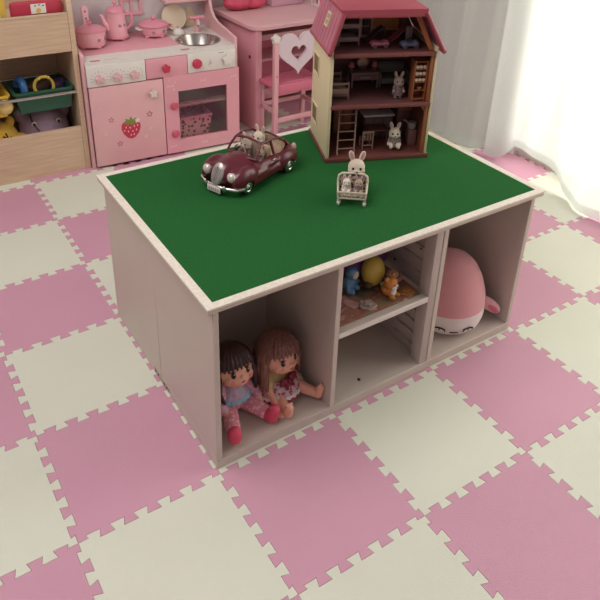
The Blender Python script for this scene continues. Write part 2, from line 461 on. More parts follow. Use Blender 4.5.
# left door
dl = kp('cabinet_door', .015, .010, .2955, .3285, M_kpl, -.012, .003)
b = B(); b.prism(flower(.018, (.254, .277), dip=.2), -.026, -.012, bev=.002); b.build('door_knob', mat('knob_cream', '#dccfc6', .5), dl)
b = B(); yy = -.0128
straw = [(0, -.047), (.014, -.042), (.030, -.024), (.038, -.002), (.036, .016), (.024, .027), (0, .024), (-.024, .027), (-.036, .016), (-.038, -.002), (-.030, -.024), (-.014, -.042)]
b.prism([(.158+x, .152+z) for x, z in straw], yy, -.011)
b.mi = 1
b.prism([(.158+x, .152+z) for x, z in [(-.034, .021), (-.02, .028), (-.018, .04), (-.006, .032), (.002, .046), (.008, .032), (.024, .038), (.020, .027), (.032, .02), (.016, .018), (.006, .008), (-.004, .017), (-.014, .008), (-.018, .018)]], yy-.0006, -.0125)
b.mi = 2
for x, z in ((-.02, .003), (-.004, .000), (.013, .004), (.026, .006), (-.012, -.015), (.006, -.016), (.020, -.012), (-.002, -.031), (.01, -.03), (-.026, -.01)):
    b.ell((.158+x, yy, .152+z), (.0022, .0006, .0036), seg=8, rings=6)
b.prism(flower(.012, (.185, .178), dip=.25), yy-.0008, -.0125)
b.build('strawberry_print', [M_red, M_leaf, M_white], dl)
for x, z, rr in ((.235, .195, .013), (.085, .195, .011), (.110, .092, .012)):
    b = B(); b.ring(flower(rr, (x, z), dip=.25), flower(rr*.6, (x, z), dip=.25), yy, -.0118); b.build('flower_print', mat('print_rose', '#c0707f', .6), dl)
for x, z in ((.235, .135), (.06, .14), (.215, .105), (.05, .245)): b = B(); b.prism(flower(.009, (x, z), dip=.3), yy, -.0118); b.build('flower_print', mat('print_pale', '#e2bcb8', .6), dl)
# oven
dv = None
b = B(); 
b.ring([(.2985, .010), (.6155, .010), (.6155, .3345), (.2985, .3345)], [(.355, .064), (.562, .064), (.562, .270), (.355, .270)], -.014, .002)
dv = b.build('oven_door', M_kp, kt, flat=True)
b = B(); b.mm((.350, -.004, .060), (.566, -.002, .274)); b.build('oven_glass', glass_mat('oven_glass_mat', '#efe2e4', .07), dv)
for z in (.213, .094):
    b = B(); b.lathe([(0, 0), (.015, 0), (.016, .006), (.012, .012), (0, .013)], (.336, -.014, z), (90, 0, 0), 20); b.build('oven_knob', mat('knob_coral', '#c75a70', .4), dv)
for x, z, s in ((.325, .295, .011), (.590, .300, .011), (.325, .04, .010), (.46, .30, .010), (.46, .035, .010)):
    b = B()
    for sx in (-1, 1): b.prism([(x, z), (x+sx*s*1.2, z+s*.7), (x+sx*s*1.3, z-s*.5)], -.0148, -.0138)
    b.prism(circ(s*.32, 10, (x, z)), -.0152, -.0138); b.build('bow_print', mat('print_pink_pale', '#e6b9ba', .6), dv)
for x, z in ((.318, .32), (.345, .31), (.338, .28), (.574, .315), (.604, .285)): b = B(); b.prism(flower(.006, (x, z), dip=.3), -.0148, -.0138); b.build('flower_print', mat('print_pink_pale', '#e6b9ba', .6), dv)
M_kin = mat('kitchen_inside', '#c2919a', .6)
b = B(); b.mm((.299, .004, .008), (KW-.0125, KD-.0125, .016)); b.mm((.296, .004, .008), (.302, KD-.0125, .40)); b.mm((.302, KD-.02, .016), (KW-.0125, KD-.0125, .40)); b.mm((.012, .004, .008), (.296, KD-.0125, .016)); b.build('inner_box', M_kin, kt)
b = B(); b.mm((.304, .03, .198), (KW-.014, KD-.022, .204)); 
for k in range(12): b.mm((.315+k*.024, .012, .196), (.319+k*.024, .03, .203))
b.mm((.304, .010, .195), (KW-.014, .016, .205)); b.build('oven_rack', mat('rack_pale', '#c9b0b0', .5), kt)

# basket inside the oven
def mat_spots(name, base, spot, scale, thr=.5):
    m = mat(name, base, .7); nt = m.node_tree; bb = nt.nodes['Principled BSDF']
    tc = nt.nodes.new('ShaderNodeTexCoord'); vo = nt.nodes.new('ShaderNodeTexVoronoi'); vo.inputs['Scale'].default_value = scale
    rp = nt.nodes.new('ShaderNodeValToRGB'); rp.color_ramp.interpolation = 'CONSTANT'
    rp.color_ramp.elements[0].color = lin(spot); rp.color_ramp.elements[1].color = lin(base); rp.color_ramp.elements[1].position = thr
    nt.links.new(tc.outputs['Object'], vo.inputs['Vector']); nt.links.new(vo.outputs['Distance'], rp.inputs['Fac']); nt.links.new(rp.outputs['Color'], bb.inputs['Base Color'])
    return m
def open_box(b, x0, y0, z0, x1, y1, z1, fl=.0, t=.004):
    """tapered open tub: fl = flare of the rim"""
    def lp(e, z, inn): 
        i_ = t if inn else 0
        return [(x0-e+i_, y0-e+i_, z), (x1+e-i_, y0-e+i_, z), (x1+e-i_, y1+e-i_, z), (x0-e+i_, y1+e-i_, z)]
    t_ = bmesh.new(); L = [[t_.verts.new(p_) for p_ in lp(*q)] for q in ((0, z0, 0), (fl, z1, 0), (fl, z1, 1), (0, z0+t, 1))]
    for a, c in zip(L, L[1:]):
        for k in range(4): t_.faces.new((a[k], a[(k+1) % 4], c[(k+1) % 4], c[k]))
    t_.faces.new(L[0][::-1]); t_.faces.new(L[3]); bmesh.ops.recalc_face_normals(t_, faces=t_.faces)
    return b.merge(t_)
bk = thing('toy_basket', 'pink basket with dark floral pattern behind the toy oven window', 'basket', KL(.43, .075, .0165), KA)
b = B(); open_box(b, -.062, -.045, 0, .062, .06, .118, .012); b.build('basket_body', mat_spots('basket_floral', '#e6b4ba', '#4e2a3a', 62, .40), bk)
b = B(); b.ring([(-.077, -.06), (.077, -.06), (.077, .075), (-.077, .075)], [(-.069, -.052), (.069, -.052), (.069, .067), (-.069, .067)], .118, .126, 'z'); b.build('basket_rim', M_kpl, bk)
tw = B(); tw.surf(lambda u_, v_: (-.06+.12*u_, -.045+.1*v_, .112+.018*math.sin(3*u_+1)*math.sin(4*v_+.6)+.006*math.sin(17*u_)*math.cos(13*v_)), 24, 24)
ob = tw.build('folded_cloth', mat('grey_cloth', '#8a7078', .8), None, KL(.43, .075, .0175), (0, 0, KA)); tag(ob, 'crumpled grey cloth lying in the basket inside the toy oven', 'cloth')
# ================================================================== POTS AND SMALL WARE ON THE TOY KITCHEN
CZ = .4268
M_dot = mat('pot_flower_print', '#9b7a86', .5)
def pot_dots(p, r, z, angs, s=.008):
    for a in angs:
        a = R(a); b = B(); t = MX.Translation(V((r*math.cos(a), r*math.sin(a), z))) @ MX.Rotation(a+PI/2, 4, 'Z')
        b.prism(flower(s, dip=.22), -.0008, .0012, xf=t); b.build('flower_print', M_dot, p)
def feet(b, r, n=4, z=.006):
    for k in range(n): b.ell((r*math.cos(2*PI*k/n+.5), r*math.sin(2*PI*k/n+.5), z), (.011, .011, z), seg=12, rings=8)
p = thing('toy_saucepan', 'pink toy saucepan with lid and upright handle on left of stove', 'toy pot', KL(.085, .185, CZ), KA)
b = B(); b.lathe([(0, .008), (.050, .008), (.054, .013), (.056, .058), (.060, .060), (.058, .063), (.053, .062), (.051, .016), (0, .014)]); feet(b, .04); b.build('pot_body', M_hot, p)
b = B(); b.lathe([(.059, .0635), (.060, .067), (.05, .076), (.025, .083), (0, .085), (0, .081), (.05, .070)]); ld = b.build('lid', M_hotd, p)
b = B(); b.prism(heart(.011, (0, .094)), -.005, .005, bev=.0015); b.build('lid_knob', M_hotd, ld)
b = B()
b.prism([(-.013, .0), (.013, 0), (.011, .035), (.013, .075), (.008, .086), (-.008, .086), (-.013, .075), (-.011, .035)], -.005, .005, bev=.002, xf=MX.Translation(V((.004, .057, .056))) @ rotm((-18, 0, 0)))
b.mi = 1
for z in (.040, .066): b.tube([(.004, .057+z*.31-.0066, .056+z*.95), (.004, .057+z*.31-.0056, .056+z*.95)], .0045, 10)
b.build('handle', [M_hot, M_dot], p)
pot_dots(p, .0552, .036, (-70, -30, 10))

p = thing('toy_coffee_pot', 'tall pink toy coffee pot between the saucepan and the casserole', 'toy coffee pot', KL(.205, .252, CZ), KA)
b = B(); b.lathe([(0, .006), (.040, .006), (.042, .012), (.040, .05), (.035, .105), (.036, .108), (.032, .109), (0, .108)]); feet(b, .032)
b.tube([(-.034, -.008, .045), (-.050, -.012, .075), (-.060, -.014, .105)], [.013, .010, .007], 12); b.build('pot_body', M_hot, p)
b = B(); b.lathe([(.037, .109), (.037, .113), (.028, .125), (.010, .132), (0, .133)]); b.lathe([(0, .131), (.006, .132), (.005, .138), (.010, .146), (.006, .153), (0, .154)]); b.build('lid', M_hotd, p)
b = B(); b.tube([(.034, -.006, .095), (.056, -.012, .098), (.062, -.014, .08), (.057, -.013, .055), (.038, -.008, .040)], .006, 10); b.build('handle', M_hotd, p)
b = B(); b.tube([(.043*math.cos(a), .043*math.sin(a), .012) for a in [2*PI*k/30 for k in range(30)]], .0035, 8, closed=True); b.build('base_ring', M_hotd, p)
pot_dots(p, .0385, .06, (-50, -85))

p = thing('toy_casserole', 'low round pink toy casserole with two ear handles and lid', 'toy pot', KL(.352, .235, CZ), KA)
b = B(); b.lathe([(0, .008), (.044, .008), (.050, .014), (.056, .042), (.060, .044), (.057, .047), (0, .045)]); feet(b, .038); b.build('pot_body', M_hot, p)
b = B(); b.lathe([(.061, .0475), (.061, .051), (.048, .060), (.02, .067), (0, .068)]); b.lathe([(0, .066), (.006, .068), (.010, .076), (.006, .083), (0, .084)]); b.build('lid', M_hotd, p)
for s in (-1, 1):
    b = B(); b.tube([(s*.053, -.016, .036), (s*.070, -.018, .038), (s*.075, -.004, .039), (s*.070, .010, .038), (s*.053, .012, .036)], .0042, 10); b.build('ear_handle', M_white if s < 0 else M_hotd, p)
pot_dots(p, .0535, .028, (-110, -60, -20))

pl = B(); pl.lathe([(0, 0), (.050, 0), (.054, .003), (.053, .006), (.047, .004), (0, .003)], seg=36)
o = pl.build('toy_plate', mat('plate_cream', '#d8c9ae', .5), None, KL(.462, .302, CZ+.052), (72, 0, KA)); tag(o, 'round cream toy plate leaning on back board beside the casserole', 'toy plate')
b = B(); b.prism([(-.02, 0), (.035, .0), (.045, .01), (.012, .085), (-.002, .085)], 0, .006, bev=.0015)
o = b.build('toy_cutting_board', mat('board_ivory', '#d9c7a2', .5), None, KL(.535, .3225, CZ), (0, 0, KA)); tag(o, 'ivory wedge shaped toy board standing behind the sink against back board', 'toy board')
p = thing('toy_salt_shaker', 'small white bell shaped toy shaker beside the round cream plate', 'toy shaker', KL(.450, .225, CZ), KA)
b = B(); b.lathe([(0, 0), (.023, 0), (.025, .004), (.023, .014), (.012, .024), (0, .027)]); b.build('shaker_body', M_white, p)
b = B(); b.ell((0, 0, .029), .005); b.ell((-.008, -.014, .014), .0025); b.ell((.008, -.014, .014), .0025); b.build('pink_bead', M_kd, p)

# ================================================================== DESK + CHAIR
dk = thing('toy_desk', 'pink wooden desk with rounded top beside the toy kitchen', 'desk', (.93, 1.50, 0), 0)
DW, DD, DH = .66, .375, .474
def rrect(x0, y0, x1, y1, rs, n=8):
    o = []
    for (cx, cy, a0), r_ in zip(((x0, y0, 180), (x1, y0, 270), (x1, y1, 0), (x0, y1, 90)), rs):
        sx, sy = (1 if cx == x0 else -1), (1 if cy == y0 else -1)
        for k in range(n+1):
            a = R(a0+90*k/n); o.append((cx+sx*r_+r_*math.cos(a), cy+sy*r_+r_*math.sin(a)))
    return o
b = B(); b.prism(rrect(0, 0, DW, DD, (.055, .055, .004, .004)), DH-.020, DH, 'z', .003); b.build('desk_top', M_kpl, dk)
for x in (.022, DW-.052): 
    b = B(); b.mm((x, .020, 0), (x+.030, DD-.01, DH-.0202), .002); sp = b.build('side_panel', M_kp, dk)
    if x < .1:
        b = B(); b.tube([(x-.002, .07, .33), (x, .07, .33)], .008, 12); b.build('screw_cap', mat('cap_plum', '#5e2f3c', .5), sp)
b = B(); b.mm((.0522, DD-.022, .0), (DW-.0522, DD-.012, DH-.0202)); b.build('back_panel', M_kd, dk)
b = B(); b.mm((.0522, .12, .375), (DW-.0522, DD-.0222, .387), .001); b.mm((.0522, .118, .375), (DW-.0522, .128, .400), .001); b.build('drawer_shelf', M_kpl, dk)
b = B(); b.mm((.0522, .22, .06), (DW-.0522, .232, .11), .002); b.mm((.0522, .20, .25), (DW-.0522, DD-.0222, .262), .001); b.build('cross_rail', M_kp, dk)

o = B(); o.ell((0, 0, .052), (.095, .05, .052), seg=28, rings=16); o.ell((-.03, -.01, .03), (.07, .045, .03)); o.ell((.05, -.012, .028), (.06, .04, .028))
o = link('toy_pouch', fused(o, .005), mat('pouch_pink', '#d24a68', .5, var=.2, vscale=20, bump=.3, bscale=40), None, (1.045, 1.80, DH+.001)); tag(o, 'deep pink soft pouch lying at the left back of the desk', 'pouch')
p = thing('toy_jewel_box', 'pale lilac toy box at the middle back of the desk', 'toy box', (1.26, 1.815, DH), 0)
b = B(); b.mm((-.085, -.05, 0), (.085, .05, .075), .008); b.build('box_body', mat('box_lilac', '#cc9fb0', .4), p)
b = B(); b.mm((-.087, -.052, .0755), (.087, .052, .095), .008); b.build('lid', mat('box_lilac_lid', '#d4a8b8', .4), p)
b = B(); b.ell((0, -.051, .07), (.01, .004, .012)); b.build('latch', M_kd, p)
p = thing('toy_lantern', 'small red toy lantern in a white frame at right end of the desk', 'toy lantern', (1.395, 1.70, DH), 0)
b = B(); b.mm((-.03, -.03, 0), (.03, .03, .008), .002); b.mm((-.03, -.03, .085), (.03, .03, .092), .002)
for sx in (-1, 1):
    for sy in (-1, 1): b.mm((sx*.027-.003, sy*.027-.003, .006), (sx*.027+.003, sy*.027+.003, .088))
b.build('lantern_frame', M_white, p)
b = B(); b.lathe([(0, .0085), (.016, .0085), (.021, .03), (.021, .06), (.014, .0845), (0, .0845)]); b.build('lantern_body', M_red, p)

ch = thing('toy_chair', 'pink wooden child chair with a white heart cutout backrest', 'chair', (.975, 1.405, 0), 0)
CWd, SZ = .235, .232
PO = mat('chair_post', '#dba3a8', .45, var=.04)
for x in (0, CWd-.022):
    b = B(); b.mm((x, 0, 0), (x+.022, .020, .425), .003); lg = b.build('back_leg', PO, ch)
    b = B(); b.prism(flower(.022, (x+.011, .440), dip=.14), -.001, .020, bev=.003); b.build('flower_finial', M_white, lg)
    b = B(); b.tube([(x+.011, -.001, .285), (x+.011, .0005, .285)], .004, 10); b.build('screw_cap', M_kd, lg)
    b = B(); b.mm((x, .115, 0), (x+.022, .135, SZ-.0005), .003); b.build('front_leg', PO, ch)
    b = B(); b.mm((x+.005, .0202, .115), (x+.017, .1148, .135), .002); b.build('side_stretcher', PO, ch)
b = B(); b.mm((.0222, .004, .075), (CWd-.0222, .016, .097), .002); b.build('back_stretcher', PO, ch)
b = B(); b.mm((.0222, .119, .115), (CWd-.0222, .131, .135), .002); b.build('front_stretcher', PO, ch)
b = B(); b.mm((-.006, .0205, SZ), (CWd+.006, .140, SZ+.015), .004); b.build('seat', M_kd, ch)
b = B(); b.mm((.0222, .006, SZ-.03), (CWd-.0222, .018, SZ+.012), .002); b.build('seat_rail', M_kd, ch)
HC = (CWd/2+.002, .366)
b = B(); b.ring(heart(.102, HC, 64, .8), heart(.038, (HC[0], HC[1]+.002), 64), .003, .017)
b.build('heart_backrest', mat('heart_white', '#d6c5cc', .45), ch)

# ================================================================== TOY STORAGE RACK
SO, SA = (-.125, 1.545, 0), -2
SL = local(SO, SA)
rk = thing('toy_storage_rack', 'light wooden toy storage rack at left with metal rail and tilted bins', 'storage rack', SO, SA)
SX0, SX1, SDp = -.33, .348, .30
for x in (SX0, SX1-.018):
    b = B(); b.prism([(0, 0), (0, .62), (.03, .70), (SDp, .70), (SDp, 0)], x, x+.018, 'x', .001); b.build('side_panel', M_oak, rk)
M_oakh = mat('light_oak_horizontal', '#d0b69a', .5, col2='#c3a88b', vscale=9, stretch=(1, 1, 14))
def rp(name, a, c, m=M_oakh): b = B(); b.mm(a, c, .001, 1); return b.build(name, m, rk)
xi0, xi1 = SX0+.0182, SX1-.0182
rp('front_panel', (xi0, .002, .0), (xi1, .016, .177)); rp('front_panel', (xi0, .002, .468), (xi1, .016, .600))
rp('shelf_edge', (xi0, .0, .600), (xi1, .018, .606), mat('oak_edge_pale', '#c7b096', .5))
rp('back_panel', (xi0, SDp-.01, 0), (xi1, SDp, .70)); rp('bottom_shelf', (xi0, .0165, .02), (xi1, SDp-.0102, .034)); rp('upper_shelf', (xi0, .0165, .560), (xi1, SDp-.0102, .572))
b = B(); b.tube([(xi0, .006, .315), (xi1, .006, .315)], .006, 12); b.build('metal_rail', M_chrome, rk)
b = B(); b.tube([(xi0, .268, .305), (xi1, .268, .305)], .006, 12); b.build('metal_rail', M_chrome, rk)
M_bin_g = mat('bin_green', '#285a44', .45); M_bin_y = mat('bin_yellow', '#d6b03a', .45)
def bin_(label, cx, w, m):
    p = thing('toy_bin', label, 'toy bin', SL(cx, .125, .243), SA); p.rotation_euler = (R(-5), 0, R(SA))
    b = B(); open_box(b, -w/2+.01, -.095, 0, w/2-.01, .095, .075, .012, .003); b.build('bin_body', m, p)
    b = B(); o_ = rrect(-w/2-.010, -.115, w/2+.010, .115, (.02,)*4); i_ = rrect(-w/2+.002, -.103, w/2-.002, .103, (.014,)*4); b.ring(o_, i_, .072, .079, 'z'); b.build('bin_rim', m, p)
    return p
bin_('dark green toy bin hanging on the metal rail', .220, .198, M_bin_g)
bin_('yellow toy bin left of the green bin on the metal rail', -.002, .19, M_bin_y)
# toys in the bins
def tor(c, R_, r_, rot, arc=1.0, seg=36):
    m = MX.Translation(V(c)) @ rotm(rot)
    n = int(seg*arc)
    return [tuple(m @ V((R_*math.cos(2*PI*k/seg), R_*math.sin(2*PI*k/seg), 0))) for k in range(n if arc >= 1 else n+1)]
b = B(); b.tube(tor((0, 0, 0), .034, .012, (90, 0, 100), .62), .013, 12)
o = b.build('toy_rattle', mat('toy_blue', '#2c5b8e', .4), None, SL(.150, .080, .330), (0, 0, SA)); tag(o, 'thick blue curved toy standing in the green bin', 'toy')
p = thing('toy_ring', 'yellow beaded toy ring standing in the green bin', 'toy ring', SL(.228, .065, .290), SA)
b = B(); b.tube(tor((0, 0, .042), .034, .006, (78, 0, 0)), .006, 10, closed=True); b.build('ring_band', mat('toy_yellow', '#cdb34a', .4), p)
b = B()
for k in range(5): 
    a = R(60+k*15); b.ell((.034*math.cos(a), -.012, .042+.040*math.sin(a)), .006, seg=12, rings=8)
b.build('ring_bead', mat('toy_gold', '#d8c050', .4), p)
for (x, y, z, rx, c, lab) in ((.180, .05, .272, (.022, .014, .012), '#b3607c', 'rose pink lump of a toy at the front of green bin'), (.200, .05, .275, (.016, .012, .012), '#a0703f', 'tan brown toy piece between the blue toy and yellow ring'), (.285, .055, .276, (.020, .016, .012), '#8c5568', 'mauve toy piece right of the yellow ring'), (.225, .15, .30, (.05, .03, .03), '#5d4438', 'brown stuffed toy at the back of the green bin'), (.290, .14, .30, (.03, .03, .03), '#4b3a63', 'dark purple toy in the back right of green bin')):
    b = B(); b.ell((0, 0, 0), rx); b.ell((rx[0]*.6, 0, rx[2]*.5), tuple(q*.6 for q in rx)); b.ell((-rx[0]*.6, -.2*rx[1], rx[2]*.3), tuple(q*.5 for q in rx))
    o = link('toy_piece', fused(b, .0025), mat('toy_'+c[1:], c, .5), None, SL(x, y, z), (0, 0, SA)); tag(o, lab, 'toy')
b = B(); b.ell((0, 0, 0), (.05, .05, .03)); b.ell((.02, -.03, .02), (.025, .02, .02)); b.ell((-.03, -.02, .02), (.03, .025, .02))
o = link('toy_piece', fused(b, .003), mat('toy_peach', '#d8a070', .5, col2='#c86a60', vscale=30), None, SL(.045, .07, .285), (0, 0, SA)); tag(o, 'peach and rose toy lying in the yellow bin', 'toy')
b = B(); b.ell((0, 0, .0), (.028, .022, .028)); b.ell((.0, -.012, .02), (.02, .014, .014))
o = link('toy_piece', fused(b, .0025), mat('toy_cream_y', '#d9c27a', .5), None, SL(.080, .035, .285), (0, 0, SA)); tag(o, 'pale yellow round toy at front corner of the yellow bin', 'toy')
# plush toys in the lower tier
p = thing('plush_toy', 'yellow plush toy with dark cross stitches in the lowest shelf', 'plush toy', SL(.048, .125, .034), SA)
b = B(); b.ell((0, 0, .085), (.08, .085, .082)); b.ell((-.06, .02, .10), (.06, .06, .07)); b.ell((.05, -.01, .165), (.016, .012, .022)); b.ell((.075, -.03, .09), (.03, .03, .03)); b.ell((0, 0, .03), (.07, .07, .03))
link('plush_body', fused(b, .005), mat('plush_yellow', '#d3a737', .9, sheen=.3, bump=.2, bscale=120), p)
b = B()
def on_ell(c, r_, az, el, k=1.0):
    az, el = R(az), R(el)
    return (c[0]+k*r_[0]*math.cos(el)*math.sin(az), c[1]-k*r_[1]*math.cos(el)*math.cos(az), c[2]+k*r_[2]*math.sin(el))
E_ = ((0, 0, .085), (.08, .085, .082))
for k in range(3): b.tube([on_ell(*E_, 22+k*10, 30-k*12+t*3, 1.01) for t in range(-4, 5)], .003, 6); 
b.tube([on_ell(*E_, 10+t*5, 36-t*5.4, 1.01) for t in range(0, 9)], .003, 6)
b.build('stitch', M_dark, p)
p = thing('plush_toy', 'mauve plush animal with round dark eyes in the lowest shelf', 'plush toy', SL(.220, .145, .034), SA)
EP = ((0, 0, .105), (.095, .09, .10))
b = B(); b.ell(*EP); b.ell((0, -.045, .085), (.07, .06, .06)); b.ell((.075, 0, .168), (.03, .02, .03)); b.ell((-.075, 0, .168), (.03, .02, .03)); b.ell((0, 0, .03), (.08, .08, .03))
link('plush_body', fused(b, .005), mat('plush_mauve', '#a08794', .9, col2='#907685', vscale=25, bump=.2, bscale=120), p)
for s in (-1, 1):
    q = on_ell(*EP, s*32, 28, 1.0); b = B(); b.ell(q, (.010, .006, .010)); b.mi = 1; b.ell((q[0], q[1]-.004, q[2]), (.006, .005, .006)); b.build('eye', [mat('eye_ring', '#c9b9a8', .5), M_dark], p)
b = B(); b.tube([on_ell(*EP, -50+t*6, 48-t*7, 1.01) for t in range(0, 6)], .0025, 6); b.tube([on_ell(*EP, t*4-10, 62, 1.01) for t in range(0, 6)], .0025, 6)
for s in (-1, 1): b.ell((s*.018, -.100, .095), (.004, .003, .004))
b.build('face_seam', M_dark, p)
# books on the top tier
p = thing('toy_box', 'flat red box with a small white card on top shelf of the rack', 'box', SL(.245, .035, .5725), SA)
b = B(); b.mm((-.095, -.008, 0), (.080, .03, .075), .012); b.build('box_body', mat('box_red', '#b02f45', .45), p)
b = B(); b.mm((-.03, -.0095, .035), (.02, -.0083, .068)); b.mi = 1
for k, (x, z) in enumerate(((-.018, .060), (-.004, .062), (.008, .059))): b.mm((x, -.0101, z), (x+.006, -.0094, z+.003))
b.mi = 2; b.prism(circ(.008, 14, (-.005, .045)), -.0101, -.0094); b.build('card', [M_white, M_dark, mat('card_yellow', '#d2b53c', .6)], p)
p = thing('picture_book', 'yellow picture book with a white title label on the top shelf', 'book', SL(.070, .045, .5725), SA)
b = B(); b.mm((-.08, -.012, 0), (.065, .008, .17), .002); b.build('cover', mat('book_yellow', '#d4b347', .5), p)
b = B(); b.mm((-.06, -.0132, .03), (.045, -.0122, .065)); b.mi = 1; b.tube([(-.045+k*.011, -.0136, .04+.016*(k % 2)) for k in range(6)], .002, 6); b.tube([(.005+k*.008, -.0136, .052-.010*(k % 2)) for k in range(5)], .002, 6); b.mi = 2; b.prism(circ(.008, 14, (.035, .085)), -.0134, -.0122)
b.build('title_label', [M_white, M_red, mat('book_brown', '#6a4a2c', .6)], p)
# ================================================================== TOY RABBITS
M_fur = mat('rabbit_cream', '#cfc2ac', .95, sheen=.4, bump=.25, bscale=900)
M_ear = mat('rabbit_inner_ear', '#c79a92', .9)
M_eye = mat('rabbit_eye', '#120c0c', .2)
def rabbit(label, loc, rz, h=1.0, pose='stand', fur=M_fur, cloth=None, dress='dress', baby=False, lean=0):
    """toy rabbit about 9 cm tall with its ears at h = 1, facing local -y"""
    p = thing('toy_rabbit', label, 'toy rabbit', loc, rz, 'toy rabbit family'); p.scale = (h,)*3
    b = B(); sit = pose == 'sit'
    dz = -.016 if sit else 0
    b.ell((0, 0, .031+dz), (.0125, .0112, .018)); b.ell((0, .001, .022+dz), (.0135, .012, .013))
    hz = .0575+dz; hy = -.002
    b.ell((0, hy, hz), (.0170, .0155, .0160)); b.ell((0, hy-.0105, hz-.005), (.0095, .0085, .0072)); b.ell((.010, hy-.005, hz-.006), (.007, .007, .006)); b.ell((-.010, hy-.005, hz-.006), (.007, .007, .006))
    for s in (-1, 1):
        ex = .0082*s
        b.ell((ex*1.28, hy+.003, hz+.0220), (.0058, .0034, .0120), (0, s*16, 0))
        if sit:
            b.cap((s*.007, -.002, .0085), (s*.0105, -.024, .0065), .0065, .0052, 10); b.ell((s*.0108, -.027, .0085), (.0055, .005, .0075))
        else:
            b.cap((s*.0068, 0, .018), (s*.0074, 0, .006), .0062, .0052, 10); b.ell((s*.0076, -.004, .0042), (.0058, .0088, .0042))
        b.cap((s*.0115, -.001, .041+dz), (s*.0165, -.010, .027+dz), .0047, .0040, 10); b.ell((s*.0168, -.0125, .0255+dz), .0046, seg=10, rings=8)
    b.ell((0, .013, .021+dz), .0055)
    link('rabbit_body', fused(b, .0011, 3), fur, p)
    for s in (-1, 1):
        b = B(); b.ell((s*.0070, hy-.0138, hz+.0015), (.0027, .0014, .0031), seg=12, rings=8); b.build('eye', M_eye, p)
        b = B(); b.ell((s*.0105, hy-.0002, hz+.024), (.0034, .0010, .0095), (0, s*16, 0), 12, 8); b.build('inner_ear', M_ear, p)
    b = B(); b.ell((0, hy-.0190, hz-.0030), (.0020, .0012, .0014), seg=10, rings=6); b.build('nose', M_eye, p)
    if cloth:
        b = B()
        if sit: prof = [(.0118, .0465+dz), (.0140, .040+dz), (.0152, .030+dz), (.0185, .0215+dz), (.0200, .018+dz), (.0185, .0185+dz), (.014, .030+dz), (.011, .044+dz)]
        else: prof = [(.0112, .0465), (.0138, .040), (.0148, .030), (.0185, .016), (.0195, .0125), (.0183, .0125), (.0135, .030), (.0105, .045)]
        b.lathe(prof, seg=32, sc=(1, .93, 1)); b.build('dress', cloth, p)
        b = B(); b.tube([(.0125*math.cos(a), .0118*math.sin(a), .0462+dz) for a in [2*PI*k/24 for k in range(24)]], .0016, 8, closed=True); b.build('collar', M_white, p)
        for s in (-1, 1):
            b = B(); b.cap((s*.0115, -.001, .041+dz), (s*.0146, -.0065, .0325+dz), .0057, .0057, 10); b.build('sleeve', cloth, p)
    return p

# ================================================================== DOLLHOUSE
DO, DA = (.528, .408, TOPZ), -21.77
DL = local(DO, DA)
W, DP = .277, .197
M_dwall = mat('dollhouse_cream', '#d6c9a2', .6, var=.03)
M_dbr = mat('dollhouse_brown', '#6b3a34', .55, var=.15, vscale=14)
M_dfl = mat('dollhouse_floor', '#704846', .5, var=.2, vscale=10, stretch=(1, 14, 1))
M_din = mat('dollhouse_inner', '#805854', .7)
M_dor = mat('dollhouse_orange', '#9a5a34', .6, var=.12, vscale=10)
M_shin = mat('roof_shingle', '#b56c7c', .6, var=.12, vscale=18)
M_roof = mat('roof_red', '#a24654', .5, var=.06, vscale=12)
dh = thing('dollhouse', 'open front three storey dollhouse with red roof on the green table top', 'dollhouse', DO, DA)
b = B(); b.mm((-.004, -.006, 0), (W+.004, DP+.006, .012), .0015); b.build('base', M_dbr, dh)
# left wall with louvred shutters, right wall, back wall
b = B(); b.mm((0, 0, .0121), (.006, DP, .3035), .0008); lw = b.build('left_wall', M_dwall, dh)
b = B(); b.mm((-.0012, -.0012, .0121), (.0072, .0035, .285), .0005); b.build('corner_strip', M_dwall, lw)
b = B(); b.mm((W-.006, 0, .0121), (W, DP, .3035), .0008); rw = b.build('right_wall', M_dwall, dh)
b = B(); b.mm((W-.0078, .008, .0125), (W-.0062, DP-.012, .285)); b.build('wall_lining', mat('lining_brown', '#7d4a34', .6), rw)
b = B(); b.mm((.0062, .008, .0125), (.0078, DP-.012, .285)); b.build('wall_lining', M_din, lw)
for z, h_ in ((.195, .055), (.055, .055)):
    for y0 in (.118,):
        b = B(); b.frame(y0, z, y0+.062, z+h_, .004, -.0025, .0008, 'x'); sh = b.build('shutter', M_dwall, lw)
        b = B()
        for k in range(3): b.mm((-.0014, y0+.007+k*.018, z+.006), (-.0006, y0+.017+k*.018, z+h_-.006))
        b.build('louvre', mat('louvre_brown', '#7d6148', .7), sh)
b = B(); b.mm((.0062, DP-.006, .0121), (W-.0062, DP, .3035)); bw = b.build('back_wall', M_din, dh)
b = B(); b.mm((.152, DP-.0085, .297), (.232, DP-.0062, .372)); b.build('attic_panel', mat('attic_orange', '#e09a5c', .6), bw)
b = B(); b.mm((.04, DP-.0085, .165), (.255, DP-.0062, .205)); b.build('wainscot', mat('wainscot_brown', '#5d3834', .6), bw)
def gable(z0): return [(.0062, z0), (W-.0062, z0), (W-.0062, .3035), (W-.002, .304), (.228, .392), (.027, .392), (.002, .304), (.0062, .3035)]
b = B(); b.prism([(.002, .3036), (W-.002, .3036), (.228, .390), (.027, .390)], DP-.006, DP, 'y'); b.build('gable_wall', M_din, dh)
for z in (.148, .283):
    b = B(); b.mm((.0062, .001, z), (W-.0062, DP-.0062, z+.008)); fl_ = b.build('storey_floor', M_dfl, dh)
    b = B(); b.mm((.0062, -.003, z-.001), (W-.0062, .0009, z+.010), .0006); b.build('floor_edge', mat('floor_edge_brown', '#7a4340', .5), fl_)
